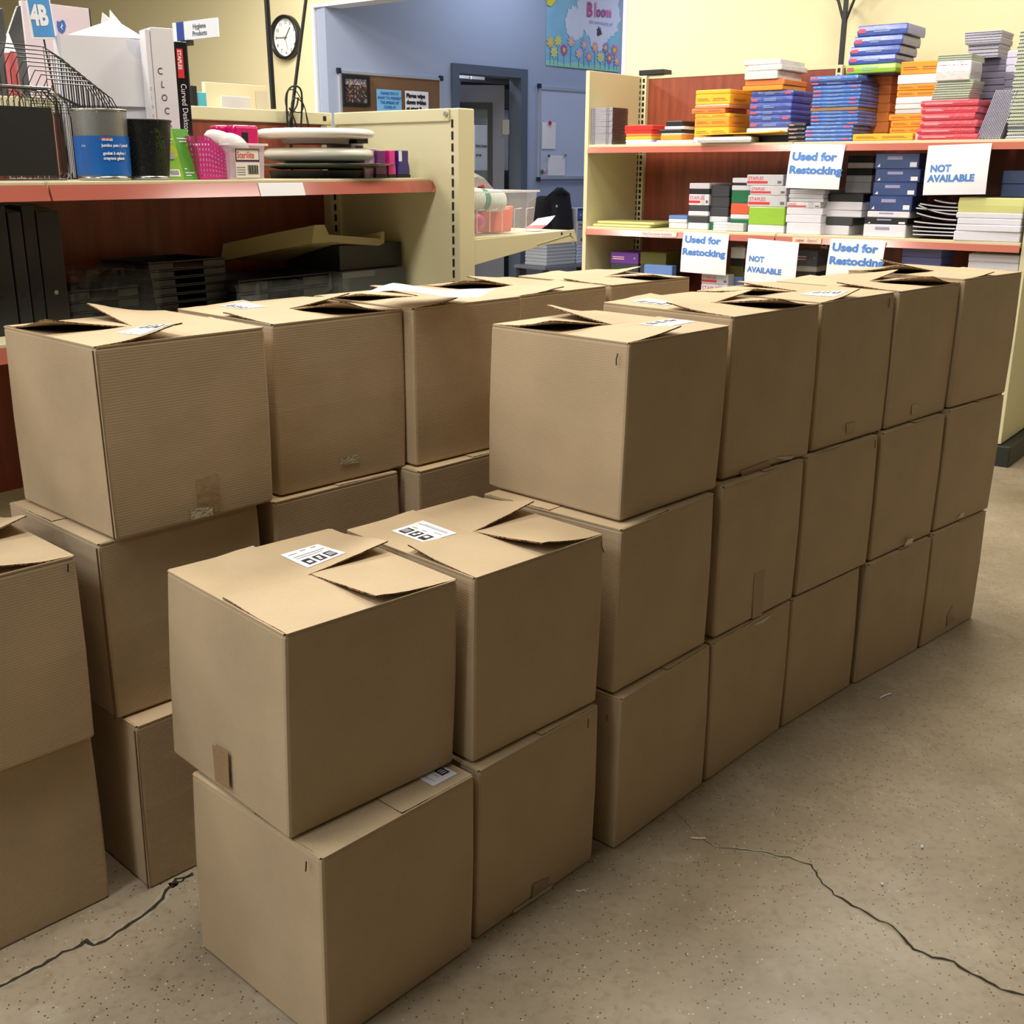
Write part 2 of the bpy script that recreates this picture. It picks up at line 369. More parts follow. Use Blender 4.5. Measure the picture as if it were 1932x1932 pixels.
# ------------------------------------------------------------------ cartons
BOX = {
'C1b':(-0.314,1.640, -0.048,1.926, -0.308,1.645, -0.041,1.928, 0.414, 0.000,0.409),
'C1t':(-0.372,1.694, -0.084,1.969, -0.359,1.696, -0.071,1.962, 0.424, 0.409,0.810),
'C2b':(-0.047,1.942, 0.227,2.231, -0.038,1.943, 0.232,2.233, 0.412, 0.000,0.405),
'C2t':(-0.051,1.966, 0.227,2.242, -0.046,1.968, 0.233,2.239, 0.409, 0.405,0.808),
'C3b':(0.278,2.264, 0.546,2.561, 0.282,2.262, 0.545,2.565, 0.412, 0.000,0.402),
'C3m':(0.265,2.278, 0.531,2.566, 0.270,2.277, 0.532,2.568, 0.412, 0.402,0.803),
'C3t':(0.270,2.320, 0.541,2.595, 0.277,2.318, 0.551,2.595, 0.413, 0.803,1.206),
'C4b':(0.550,2.566, 0.822,2.860, 0.549,2.564, 0.824,2.858, 0.412, 0.000,0.404),
'C4m':(0.553,2.585, 0.829,2.868, 0.553,2.586, 0.830,2.866, 0.412, 0.404,0.811),
'C4t':(0.556,2.629, 0.848,2.897, 0.558,2.628, 0.847,2.899, 0.412, 0.811,1.221),
'C5b':(0.825,2.862, 1.112,3.140, 0.825,2.861, 1.106,3.139, 0.412, 0.000,0.403),
'C5m':(0.838,2.878, 1.128,3.152, 0.836,2.877, 1.125,3.152, 0.412, 0.403,0.810),
'C5t':(0.857,2.919, 1.147,3.192, 0.854,2.920, 1.145,3.193, 0.412, 0.810,1.221),
'C6b':(1.126,3.144, 1.423,3.411, 1.129,3.143, 1.425,3.407, 0.412, 0.000,0.405),
'C6m':(1.137,3.161, 1.430,3.433, 1.137,3.160, 1.431,3.431, 0.412, 0.405,0.811),
'C6t':(1.151,3.190, 1.439,3.465, 1.153,3.189, 1.442,3.464, 0.412, 0.811,1.222),
'C7b':(1.430,3.417, 1.722,3.688, 1.430,3.419, 1.723,3.687, 0.412, 0.000,0.410),
'C7m':(1.436,3.437, 1.733,3.701, 1.440,3.436, 1.736,3.699, 0.412, 0.410,0.820),
'C7t':(1.446,3.453, 1.744,3.716, 1.447,3.454, 1.747,3.715, 0.412, 0.820,1.232),
'L1b':(-0.783,2.113, -0.505,2.401, -0.776,2.113, -0.504,2.401, 0.412, 0.000,0.411),
'L1m':(-0.824,2.139, -0.546,2.423, -0.822,2.133, -0.547,2.422, 0.427, 0.411,0.818),
'L1t':(-0.787,2.143, -0.512,2.434, -0.790,2.142, -0.509,2.432, 0.428, 0.818,1.224),
'L2m':(-0.524,2.446, -0.248,2.730, -0.523,2.447, -0.250,2.728, 0.412, 0.406,0.813),
'L2t':(-0.514,2.483, -0.233,2.767, -0.510,2.483, -0.232,2.768, 0.412, 0.813,1.222),
'L3m':(-0.203,2.706, 0.074,2.993, -0.203,2.706, 0.074,2.993, 0.412, 0.409,0.817),
'L3t':(-0.210,2.743, 0.069,3.028, -0.211,2.742, 0.070,3.028, 0.412, 0.817,1.226),
'L4t':(0.060,3.102, 0.337,3.388, 0.060,3.102, 0.337,3.388, 0.412, 0.812,1.218),
'L5t':(0.345,3.398, 0.637,3.668, 0.345,3.398, 0.637,3.668, 0.412, 0.812,1.218),
'Nb':(-1.133,1.806, -0.857,2.093, -1.133,1.806, -0.857,2.093, 0.412, 0.000,0.407),
'Nt':(-1.118,1.790, -0.842,2.076, -1.117,1.791, -0.840,2.078, 0.412, 0.407,0.816),
'L2b':(-0.524,2.446, -0.248,2.730, -0.524,2.446, -0.248,2.730, 0.412, 0.000,0.406),
'L3b':(-0.203,2.706, 0.074,2.993, -0.203,2.706, 0.074,2.993, 0.412, 0.000,0.409),
'L4b':(0.060,3.102, 0.337,3.388, 0.060,3.102, 0.337,3.388, 0.412, 0.000,0.406),
'L4m':(0.060,3.102, 0.337,3.388, 0.060,3.102, 0.337,3.388, 0.412, 0.406,0.812),
'L5b':(0.345,3.398, 0.637,3.668, 0.345,3.398, 0.637,3.668, 0.412, 0.000,0.406),
'L5m':(0.345,3.398, 0.637,3.668, 0.345,3.398, 0.637,3.668, 0.412, 0.406,0.812),
}
# chirality, raises of the four flaps (hinged on FR, RB, BL, LF)
TOPS = {
'C1t': ('+', (.004, .016, .026, .004)), 'C2t': ('+', (.016, .026, .030, .004)), 'C3t': ('-', (.003, .030, .026, .018)),
'C4t': ('+', (.016, .028, .020, .010)), 'C5t': ('-', (.004, .014, .020, .022)), 'C6t': ('+', (.012, .030, .026, .008)),
'C7t': ('-', (.003, .024, .030, .010)), 'L1t': ('-', (.003, .034, .034, .028)), 'L2t': ('+', (.010, .034, .026, .005)),
'L3t': ('-', (.004, .014, .020, .022)), 'L4t': ('-', (.004, .016, .028, .012)), 'L5t': ('+', (.004, .018, .020, .006)), 'Nt': ('+', (.006, .024, .040, .006)),
}
LABELS = {
'C1t': 'light-lit upper carton of the front two-high stack, white label on its back flap',
'C1b': 'front bottom carton at the lower edge of the photo, label half hidden',
'C2t': 'upper carton of the second two-high stack, one front flap popped up beside a white label',
'C2b': 'floor carton under the second two-high stack, tape strip along its lower edge',
'C3t': 'front top carton of the right three-high row, pale left face with a short pen stroke',
'C3m': 'middle carton of the first three-high stack, right behind the two-high stacks',
'C3b': 'floor carton of the first three-high stack, standing just behind the two-high stacks',
'L1t': 'front top carton of the left back row, brown tape patch low on its right face',
'L1m': 'middle carton of the left back row front stack, partly behind the far left pile',
'L1b': 'floor carton of the left back row front stack, beside the floor crack',
'L2t': 'second top carton of the left back row, pale tape patch low on its face',
'L2m': 'shadowed middle carton under the second top carton of the left back row',
'L2b': 'hidden floor carton of the second stack in the left back row',
'L3t': 'third top carton of the left back row, white paper sheet lying over its flap',
'L3m': 'middle carton of the third stack in the left back row, pale corner strip showing',
'L3b': 'hidden floor carton of the third stack in the left back row',
'L4t': 'fourth top carton of the left back row, just in front of the shelf bracket',
'L4m': 'hidden middle carton of the fourth stack in the left back row',
'L4b': 'hidden floor carton of the fourth stack in the left back row',
'L5t': 'last top carton of the left back row, label on its right flap',
'L5m': 'hidden middle carton of the last stack in the left back row',
'L5b': 'hidden floor carton of the last stack in the left back row',
'Nt': 'upper carton cut by the left edge of the photo, flap popped open',
'Nb': 'lower carton cut by the left edge of the photo, standing on the floor',
}
for i, o_ in ((4, 'second'), (5, 'third'), (6, 'fourth'), (7, 'last')):
    for k, lv in (('t', 'top carton'), ('m', 'middle carton'), ('b', 'floor carton')):
        LABELS['C%d%s' % (i, k)] = '%s of the %s three-high stack along the right row, plain brown' % (lv, o_)
GRP = {'C1': 'cartons in the two-high stacks', 'C2': 'cartons in the two-high stacks', 'N': 'cartons of the far left pile'}
def rr(corners, r, inset=0, n=3):            # rounded polygon ring through four corners (list of Vector xy), CCW F R B L
    out = []; k = len(corners)
    for i in range(k):
        p, a, b = corners[i], corners[i - 1], corners[(i + 1) % k]
        da, db = (a - p).normalized(), (b - p).normalized()
        p = p + (da + db) * inset
        for j in range(n):
            t = j / (n - 1); out.append((p + da * r * (1 - t) ** 2 * 1.0 + db * r * t ** 2))
    return out
FACES = {}
def hingefix(mb, nu, nv):        # the fold line (b = 0) is uncut board
    W = nv + 1; n = (nu + 1) * W
    for k, f in enumerate(mb.f):
        if mb.mi[k] == 1 and all((i % n) % W == 0 for i in f): mb.mi[k] = 0
FLAP = {}
for n_, (fx, fy, rx, ry_, gx, gy, hx, hy, bb, z0, z1) in BOX.items():
    Fb, Rb, Ft, Rt = V((fx, fy, 0)), V((rx, ry_, 0)), V((gx, gy, 0)), V((hx, hy, 0))
    def sq(F, Rr_):
        d = (Rr_ - F).normalized(); F = F + d * .0045; Rr_ = Rr_ - d * .0045; p = V((-d.y, d.x, 0)) * bb
        return [F, Rr_, Rr_ + p, F + p]
    top = n_ in TOPS
    cb, ct = sq(Fb, Rb), sq(Ft, Rt)
    zt = z1 - .0085; zb = z0 + .0005
    org = (cb[0] + cb[2]) / 2; org.z = z0
    grp = GRP.get(n_[:2] if n_[0] != 'N' else 'N', 'cartons of the right three-high row' if n_[0] == 'C' else 'cartons of the left back row')
    root = thing('cardboard_box', org, LABELS[n_], 'cardboard box', grp)
    mb = MB(); rings = []
    for f, ins in ((0, .003), (.012, 0), (.25, -.0012), (.5, -.002), (.75, -.0012), (.985, 0), (1, .0015)):
        z = zb + (zt - zb) * f
        rings.append([q + V((0, 0, z)) - org for q in rr([x.lerp(y, f) for x, y in zip(cb, ct)], .007, ins)])
    mb.loft(rings, 0, True, True, False)
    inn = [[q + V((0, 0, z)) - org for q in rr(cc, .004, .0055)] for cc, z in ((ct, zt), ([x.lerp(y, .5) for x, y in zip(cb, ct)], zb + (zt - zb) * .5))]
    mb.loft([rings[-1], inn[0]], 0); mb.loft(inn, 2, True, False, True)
    body = mb.build('carton_body', [KR, KE, KIN], root)
    # face frames for tape, pen strokes
    FACES[n_] = (root, org)
    # flaps
    ch, rs = TOPS.get(n_, ('-' if n_ in ('L1m', 'C3m', 'C5m', 'C4b') else '+', (.002, .002, .002, .002)))
    fr_ = {}
    for e in range(4):
        P, Q = ct[e], ct[(e + 1) % 4]; S, T = ct[(e + 3) % 4], ct[(e + 2) % 4]     # S beyond P, T beyond Q
        rz = rs[e]; rd = random.Random(hash(n_) % 1000 + e if False else sum(map(ord, n_)) * 7 + e)
        q_ = .003 if not top else .012
        jag = [(rd.random() - .5) * .002 for _ in range(64)]
        def fn(a, b, P=P, Q=Q, S=S, T=T, rz=rz, q_=q_, ch=ch, ct=ct, zt=zt, org=org, jag=jag, top=top):
            hP = P + (Q - P).normalized() * .004; hQ = Q - (Q - P).normalized() * .004
            eP, eQ = P + (S - P) * .497, Q + (T - Q) * .497
            eP += (Q - P).normalized() * .003; eQ -= (Q - P).normalized() * .003
            A, B = hP.lerp(hQ, a), eP.lerp(eQ, a)
            p = A.lerp(B, b)
            o = a if ch == '+' else 1 - a            # 0 at the over end
            if o < .5: h = .0042 + rz * ((.5 - o) / .5) ** 1.15 * b
            else: h = .0042 - (.0046 if not top else .002 + q_ * ((o - .5) / .5) ** .8)
            h = h if o < .5 else .0042 * max(0, (.56 - o) / .06) + (.0042 - .0046 - q_ * ((o - .5) / .5) ** .8) * min(1, (o - .5) / .06)
            hh = .0042 + (h - .0042) * min(1, b * 1.15 if o < .5 else b * 2.2)
            hh += .0012 * math.sin(b * 7 + a * 4 + rz * 400) * b * (1 if top else .1)
            edge = V((0, 0, 0))
            if b > .99: edge = (A - B).normalized() * jag[int(a * 30)] * .8
            if a > .99 or a < .01: hh += jag[int(b * 30) + 20] * .5
            if b < .01: hh = .0035
            return p + edge + V((0, 0, zt + hh)) - org
        mb = MB(); mb.grid(fn, 22, 10, 0, .0032, 1); hingefix(mb, 22, 10)
        fo = mb.build('top_flap', [KT, KE], root, fix=False)
        FLAP[(n_, e)] = (fo, fn)

def flap_label(n_, e, a0, a1, b0, b1, flip=False, small=False):
    fo, fn = FLAP[(n_, e)]
    f2 = lambda a, b: fn(a0 + (a1 - a0) * a, b0 + (b1 - b0) * b) + V((0, 0, .0009))
    lb = MB().grid(f2, 6, 5, 0).build('shipping_label', WHITE, fo)
    def patch(x0, x1, y0, y1, m, nm, lift=.0006):
        g = lambda a, b: f2(x0 + (x1 - x0) * a, y0 + (y1 - y0) * b) + V((0, 0, lift))
        return mb2.grid(g, 3, 3, m)
    mb2 = MB()
    ya, yb = (.10, .42) if not flip else (.58, .90)
    for i in range(3):
        x = .12 + i * .28
        patch(x, x + .2, ya, yb, 0, 'icon')
        ym = (ya + yb) / 2
        if i == 0: [patch(x + .04 + .05 * j, x + .06 + .05 * j, ya + .06, yb - .06, 1, '', .0009) for j in range(3)]
        if i == 1: patch(x + .06, x + .14, ya + .06, ym, 1, '', .0009); patch(x + .09, x + .16, ym + .02, yb - .05, 1, '', .0009)
        if i == 2: patch(x + .05, x + .15, ym - .03, ym + .09, 1, '', .0009)
    yy = (.52, .62, .78, .84) if not flip else (.1, .16, .34, .44)
    patch(.14, .28, yy[0], yy[0] + .025, 2, ''); patch(.42, .56, yy[0], yy[0] + .025, 2, ''); patch(.68, .9, yy[1], yy[1] + .02, 2, '')
    patch(.08, .9, yy[2], yy[2] + .018, 2, ''); patch(.2, .9, yy[3], yy[3] + .014, 2, '')
    # printed marks belong to the label
    me = lb.data; base = len(me.vertices)
    m3 = mb2.build('label_print', [BLACK, WHITE, GREYT], fo)
    return lb
flap_label('C1t', 2, .22, .52 - .06, .38, .86, True)
flap_label('C2t', 3, .18, .46, .34, .82)
flap_label('C3t', 0, .62, .97, .42, .78, True)
flap_label('C4t', 3, .12, .40, .26, .62)
flap_label('L1t', 3, .72, .97, .55, .93, True)
flap_label('L2t', 3, .10, .34, .50, .88)
flap_label('C5t', 3, .68, .95, .50, .86, True)
flap_label('C6t', 1, .10, .45, .35, .75)
flap_label('L5t', 1, .12, .46, .35, .70)
flap_label('L4t', 3, .10, .30, .55, .85)
flap_label('C1b', 1, .06, .36, .10, .45)

def face_plane(n_, face):
    fx, fy, rx, ry_, gx, gy, hx, hy, bb, z0, z1 = BOX[n_]
    F, Rr_, T = V((fx, fy, z0)), V((rx, ry_, z0)), V((gx, gy, z1))
    d = (Rr_ - F).normalized()
    if face == 'L': d = V((-d.y, d.x, 0))
    nrm = d.cross(T - F).normalized()
    if nrm.dot(EYE - F) < 0: nrm = -nrm
    return F, nrm
def patch(n_, face, pts, m, name, off=.0027):
    root, org = FACES[n_]; P, nr = face_plane(n_, face)
    q = [hit(u, v, P + nr * off, nr) - org for u, v in pts]
    th = nr * .0005
    mb = MB(); mb.hexa([*(x - th for x in q), *q])
    return mb.build(name, m, root)
def stroke(n_, face, pts, wpx=.0011):
    root, org = FACES[n_]; P, nr = face_plane(n_, face)
    q = [hit(u, v, P + nr * .0036, nr) - org for u, v in pts]
    return MB().tube(q, wpx, 6).build('pen_mark', DKBR, root)
stroke('C1t', 'R', [(839, 1106), (837, 1122), (834, 1137)]); stroke('C1b', 'L', [(579, 1626), (578, 1644)], .0014)
stroke('C2t', 'R', [(1135, 1021), (1136, 1032), (1140, 1042)]); stroke('C2b', 'R', [(1111, 1356), (1110, 1373)])
stroke('C3t', 'L', [(1166, 667), (1163, 678), (1163, 689)], .0014); stroke('Nt', 'R', [(129, 1065), (129, 1080)], .0014)
stroke('C5t', 'R', [(1679, 562), (1677, 580)]); stroke('C5m', 'R', [(1652, 830), (1651, 845)]); stroke('C2t', 'R', [(1133, 1022), (1133, 1040)], .0006)
stroke('C3b', 'L', [(1146, 1348), (1146, 1360)], .0009)
patch('L1t', 'R', [(371, 903), (411, 893), (417, 965), (377, 975)], TAPE, 'packing_tape')
lab(patch('L1t', 'R', [(360, 961), (401, 957), (403, 972), (362, 982)], TAPEL, 'tape_scrap', .004), 'pale wrinkled tape scrap')
patch('L2t', 'R', [(641, 863), (677, 858), (679, 873), (643, 879)], TAPEL, 'packing_tape')
patch('C1t', 'L', [(401, 1404), (431, 1421), (434, 1490), (407, 1474)], TAPE, 'packing_tape')
patch('C5t', 'R', [(1597, 799), (1614, 795), (1613, 812), (1598, 817)], TAPE, 'packing_tape')
patch('C6t', 'R', [(1721, 764), (1731, 761), (1730, 778), (1720, 782)], TAPE, 'packing_tape')
patch('C6b', 'R', [(1716, 1018), (1725, 1014), (1722, 1024), (1706, 1030)], TAPEL, 'packing_tape')
patch('C6m', 'R', [(1712, 1017), (1724, 1013), (1720, 1021), (1708, 1026)], TAPEL, 'packing_tape')
patch('C7m', 'R', [(1814, 968), (1822, 964), (1818, 974), (1806, 979)], TAPEL, 'packing_tape')
patch('C2b', 'R', [(1008, 1668), (1038, 1655), (1031, 1680), (1005, 1694)], TAPE, 'packing_tape')
lab(patch('C2b', 'R', [(970, 1718), (1046, 1667), (1042, 1676), (970, 1724)], TAPEL, 'tape_edge', .004), 'pale tape edge folding under the carton')
patch('C4m', 'R', [(1424, 1082), (1444, 1074), (1438, 1160), (1420, 1168)], mat('clear_tape_faint', (150, 116, 76), .3, coat=.3), 'packing_tape')
lab(patch('C4b', 'R', [(1418, 1180), (1434, 1172), (1462, 1156), (1440, 1176)], TAPEL, 'tape_scrap'), 'torn pale tape scrap')
patch('C4t', 'R', [(1400, 900), (1455, 880), (1452, 868), (1398, 888)], mat('clear_tape_faint', (150, 116, 76), .3), 'packing_tape')
lab(patch('C4t', 'R', [(1462, 862), (1500, 860), (1494, 866), (1480, 868)], TAPEL, 'tape_scrap'), 'torn pale tape scrap')
patch('C7b', 'R', [(1788, 1160), (1799, 1140), (1801, 1170), (1787, 1180)], mat('clear_tape_faint', (150, 116, 76), .3), 'packing_tape')
def seam(n_, w=.0035):
    fx, fy, rx, ry_, gx, gy, hx, hy, bb, z0, z1 = BOX[n_]; root, org = FACES[n_]
    a, b = V((fx, fy, z0 + .004)), V((gx, gy, z1 - .012)); c = (EYE - a); c.z = 0; c.normalize()
    mb = MB(); mb.tube([a - org + c * .0005, (a + b) / 2 - org + c * .001, b - org + c * .0005], w * .5, 6)
    return mb.build('corner_seam', SEAM, root)
for k in ('L1t', 'L1b', 'L1m'): seam(k)
# loose sheet lying over two cartons of the back row
pz = 1.262
sh = [hit(u, v, V((0, 0, pz)), UP) for u, v in ((690, 553), (742, 538), (936, 542), (905, 550))]
def shf(a, b):
    p = sh[0].lerp(sh[3], a).lerp(sh[1].lerp(sh[2], a), b); p.z = pz + .006 * math.sin(a * 6 + b * 2) - .012 * a * a; return p
o = MB().grid(shf, 14, 6, 0, .0006).build('paper_sheet', WHITE); tag(o, 'loose white sheet lying across the flaps of the left back row cartons', 'paper')
# litter on the floor
def litter(name, pts, r, m, label, h=.0025):
    P = [gpt(*p) + V((0, 0, h)) for p in pts]
    o = MB().tube(P, r, 6).build(name, m); tag(o, label, 'litter', 'scraps on the floor'); return o
litter('wood_splinter', [(1305, 1582), (1318, 1583), (1332, 1583)], .0022, mat('pale_splinter', (214, 196, 150), .7), 'straight pale splinter lying on the floor near the carton row')
litter('paper_scrap', [(1088, 1681), (1096, 1683), (1104, 1680), (1106, 1684)], .0012, WHITE, 'tiny curled white scrap on the floor beside the second carton stack')
litter('paper_scrap', [(1662, 1317), (1670, 1313), (1682, 1309)], .002, WHITE, 'small white scrap on the floor beside the far carton stacks')
litter('paper_crumb', [(1738, 1600), (1742, 1600)], .004, WHITE, 'white crumb on the open floor right of the crack', .004)
litter('paper_crumb', [(1663, 1670), (1667, 1670)], .0035, WHITE, 'white crumb on the open floor just above the crack', .0035)
# ------------------------------------------------------------------ long shelving run in front of the cream wall
LEN, DEP, TOPZ = 2.78, .678, 2.155
SH1, SH2, SH3, SH4 = 1.700, 1.188, .70, .16
run = thing('gondola_shelf', GR.M(0, 0, 0), 'long cream metal shelving run with red-brown back, piled with paper packs and notebooks', 'shelving')
def rb(mb, name, m, **k): return mb.build(name, m, run, **k)
rb(box(-LEN - .02, -LEN + .008, 0, TOPZ - .005, -DEP, 0), 'end_panel', CREAM, bevel=.003)
rb(box(-.085, -.055, .12, TOPZ - .005, -DEP, -.015), 'end_panel', CREAM, bevel=.003)
rb(box(-LEN + .008, -.085, .1, TOPZ - .02, -DEP - .01, -DEP + .012), 'back_panel', WOOD)
rb(box(-LEN + .008, -.085, TOPZ - .02, TOPZ, -DEP - .012, -DEP + .016), 'top_rail', CREAM, bevel=.002)
for x in (-LEN + .03, -1.39, -.11):
    u_ = rb(box(x - .02, x + .02, .1, TOPZ + .0, -DEP + .0125, -DEP + .045), 'upright', CREAM)
    mb = MB(); y = .25
    while y < TOPZ - .03: mb.box(x - .008, x + .008, y, y + .024, -DEP + .0445, -DEP + .047); y += .038
    mb.build('slot_row', CREAMD, u_)
mb = MB(); y = .25
while y < TOPZ - .03: mb.box(-LEN + .0075, -LEN + .010, y, y + .024, -DEP + .050, -DEP + .060); y += .038
rb(mb, 'slot_row', CREAMD)
rb(box(-LEN + .01, -.0, 0, .115, -.56, -.0), 'kick_base', mat('dark_green_black_base', (30, 36, 32), .5), bevel=.006)
JN = GR.px(1495, 280)[0]; JN2 = GR.px(1463, 448)[0]
def shelf(z, jx, dz=.05, dep=.60):
    for a, b in ((-LEN + .009, jx - .004), (jx + .004, -.09)):
        s_ = rb(box(a, b, z - .028, z, -dep, -.004), 'shelf_board', CREAM, bevel=.003)
        mb = MB(); mb.hexa([(a, z - dz, -.004), (b, z - dz, -.004), (b, z - dz, .012), (a, z - dz, .012), (a, z - .014, -.004), (b, z - .014, -.004), (b, z - .014, .002), (a, z - .014, .002)])
        p = mb.build('price_strip', STRIP, s_)
shelf(SH1, JN); shelf(SH2, JN2); shelf(SH3, JN2); shelf(SH4, JN)
# paper signs hanging from the shelf edges
BLUET = mat('blue_sign_ink', (74, 128, 204), .6)
SIGNM = mat('sign_paper', (236, 238, 246), .6)
def sign(tl, tr, br, bl_, lines, label, z=.016, curl=.01, size=.05, yo=None, xo=.02):
    P = [GR.px(*p, z) for p in (tl, tr, br, bl_)]
    x0, y0 = P[0]; w_ = P[1][0] - P[0][0]; h = (P[0][1] - P[3][1] + P[1][1] - P[2][1]) / 2
    w_ = (P[1][0] - P[0][0] + P[2][0] - P[3][0]) / 2; lean = (P[3][0] - P[0][0] + P[2][0] - P[1][0]) / 2
    rot = math.atan2(P[1][1] - P[0][1], P[1][0] - P[0][0])
    sh_ = lambda x, y: (x + lean * (-y / h), y + math.tan(rot) * x)
    cz = lambda x, y: curl * math.sin(-y / h * 2.4) + curl * .5 * math.sin(x / w_ * 3.1 + .5) * (-y / h)
    def fn(a, b):
        x, y = a * w_, -b * h; X, Y = sh_(x, y); return (X, Y, cz(x, y))
    root = MB().grid(fn, 12, 12).build('paper_sign', SIGNM, None, GR.M(x0, y0, z)); tag(root, label, 'sign', 'paper signs on the shelf edges')
    md = root.modifiers.new('thickness', 'SOLIDIFY'); md.thickness = .0006; md.offset = -1
    for (t, lx, ly, s_) in lines:
        o = text(root, t, lx * w_, -ly * h, s_, BLUET, 0, bold=s_ * .045, sx=(1.22 if 'sed' in t or 'Rest' in t else 1.0))
        for v in o.data.vertices:
            X, Y = sh_(v.co.x, v.co.y); v.co = (X, Y, cz(v.co.x, v.co.y) + .0022)
    return root
UF = [('Used for', .05, .36, .060), ('Restocking', .03, .66, .0575)]
NA = [('NOT', .09, .55, .044), ('AVAILABLE', .07, .75, .044)]
sign((1494, 271), (1595, 272), (1583, 358), (1483, 353), UF, 'white sign reading Used for Restocking, hanging from the upper shelf edge')
sign((1752, 274), (1872, 269), (1860, 365), (1742, 368), [('NOT', .08, .53, .048), ('AVAILABLE', .06, .73, .048)], 'white sign reading NOT AVAILABLE, hanging from the upper shelf edge')
sign((1290, 436), (1374, 441), (1370, 518), (1283, 513), [('Used for', .05, .26, .056), ('Restocking', .02, .56, .054)], 'left sign reading Used for Restocking, hanging from the middle shelf edge')
sign((1412, 449), (1505, 457), (1500, 548), (1402, 541), [('NOT', .06, .46, .044), ('AVAILABLE', .05, .68, .044)], 'white sign reading NOT AVAILABLE, hanging from the middle shelf edge')
sign((1568, 450), (1670, 455), (1660, 538), (1556, 533), [('Used for', .05, .26, .060), ('Restocking', .03, .56, .058)], 'right sign reading Used for Restocking, hanging from the middle shelf')
def strip_label(p0, p1, hgt, s_, col, label, size, z=.014, it=False):
    x0, y0 = GR.px(*p0, z); x1, y1 = GR.px(*p1, z)
    o = MB().box(0, x1 - x0, -hgt, 0, 0, .0012).build('shelf_label', mat('label_' + label[:4], col, .5), None, GR.M(x0, y0, z))
    tag(o, label, 'label', 'slips in the shelf price strips')
    if isinstance(s_, str): s_ = [(s_, .03, 0)]
    for t, fx, bo in s_: text(o, t, fx * (x1 - x0), -hgt * .78, size, mat('strip_text', (200, 96, 88), .6), .002, bold=bo, italic=it)
strip_label((1211, 435), (1277, 437), .030, 'Not Currently Available', (240, 222, 222), 'pale slip reading Not Currently Available at the left of the middle shelf edge', .0215)
strip_label((1496, 447), (1550, 449), .032, [('new', .10, .0008), ('item!', .50, 0)], (222, 210, 186), 'beige slip reading new item! in the middle shelf edge', .030, it=True)

# ---- packs, books and envelopes
PLAS = dict(rough=.22, coat=.6)
M_BLUE = [mat('blue_wrap_a', (44, 92, 178), .25, coat=.6, bump=.35, bscale=30, var=.25, vscale=20, c2=(96, 140, 214)),
          mat('blue_wrap_b', (48, 72, 150), .25, coat=.6, bump=.35, bscale=30, var=.25, vscale=20, c2=(70, 96, 190))]
M_NAVY = mat('navy_wrap', (34, 44, 108), .3, coat=.5, bump=.25, bscale=30)
M_ORN = mat('orange_wrap', (236, 150, 40), .55); M_YEL = mat('yellow_wrap', (244, 182, 44), .55)
M_DOR = mat('deep_orange_wrap', (222, 128, 62), .5); M_SAL = mat('salmon_film', (226, 150, 110), .3, coat=.5, bump=.3, bscale=30)
M_RED = mat('red_wrap', (206, 44, 66), .25, coat=.6, bump=.5, bscale=34, var=.25, vscale=18, c2=(226, 96, 112))
M_REDF = mat('red_folder', (222, 44, 36), .35, coat=.3)
M_WHT = mat('white_pack', (230, 228, 240), .5, var=.06, vscale=30); M_GRY = mat('grey_pack', (198, 198, 206), .45)
M_GRN = mat('green_pack', (22, 110, 70), .45); M_LIM = mat('lime_pack', (150, 196, 60), .35, coat=.4, bump=.2, bscale=30)
M_ORR = mat('orange_red_pack', (222, 96, 62), .4); M_BLK = mat('black_cover', (26, 27, 34), .4); M_CHR = mat('charcoal_cover', (62, 64, 70), .4)
M_OLV = mat('olive_pack', (88, 84, 26), .5); M_PUR = mat('purple_box', (104, 58, 150), .5); M_SKY = mat('light_blue_pack', (104, 140, 206), .5)
M_LGN = mat('pale_green_notebook', (206, 216, 190), .5); M_LIL = mat('lilac_notebook', (196, 192, 216), .5); M_SLT = mat('slate_pack', (112, 108, 130), .5)
M_CLR = mat('clear_film_white', (222, 220, 222), .2, coat=.8, bump=.5, bscale=26); M_PYL = mat('pale_yellow_pack', (214, 214, 140), .4, coat=.3)
M_COIL = mat('wire_coil', (84, 90, 84), .35, metal=.6); M_PAGE = mat('page_edges', (206, 206, 214), .8); M_CASE = mat('case_grey', (160, 158, 168), .3, coat=.4)
M_CASED = mat('case_dark_side', (56, 50, 50), .3, coat=.3); M_KFT = mat('kraft_card', (168, 128, 86), .8); M_BOXP = mat('space_box', (26, 36, 84), .3, coat=.5, var=.35, vscale=9, c2=(52, 84, 150))
def pack_mesh(w_, h, d, puff=.0):
    mb = MB(); n = 6
    def ring(f, ins, dy):
        c = [V((-0.0, 0, 0)), V((w_, 0, 0)), V((w_, 0, -d)), V((0, 0, -d))]; out = []
        for i in range(4):
            p, a, b = c[i], c[i - 1], c[(i + 1) % 4]; da, db = (a - p).normalized(), (b - p).normalized(); r = min(.006, d * .1)
            q = p + (da + db) * ins
            for j in range(3):
                t = j / 2; out.append(q + da * r * (1 - t) ** 2 + db * r * t ** 2 + V((0, dy, 0)))
        return out
    r = min(h * .22, .004)
    mb.loft([ring(0, r * .8, 0), ring(0, 0, r), ring(0, -puff, h / 2), ring(0, 0, h - r), ring(0, r * .8, h)], 0, True, True, True)
    return mb
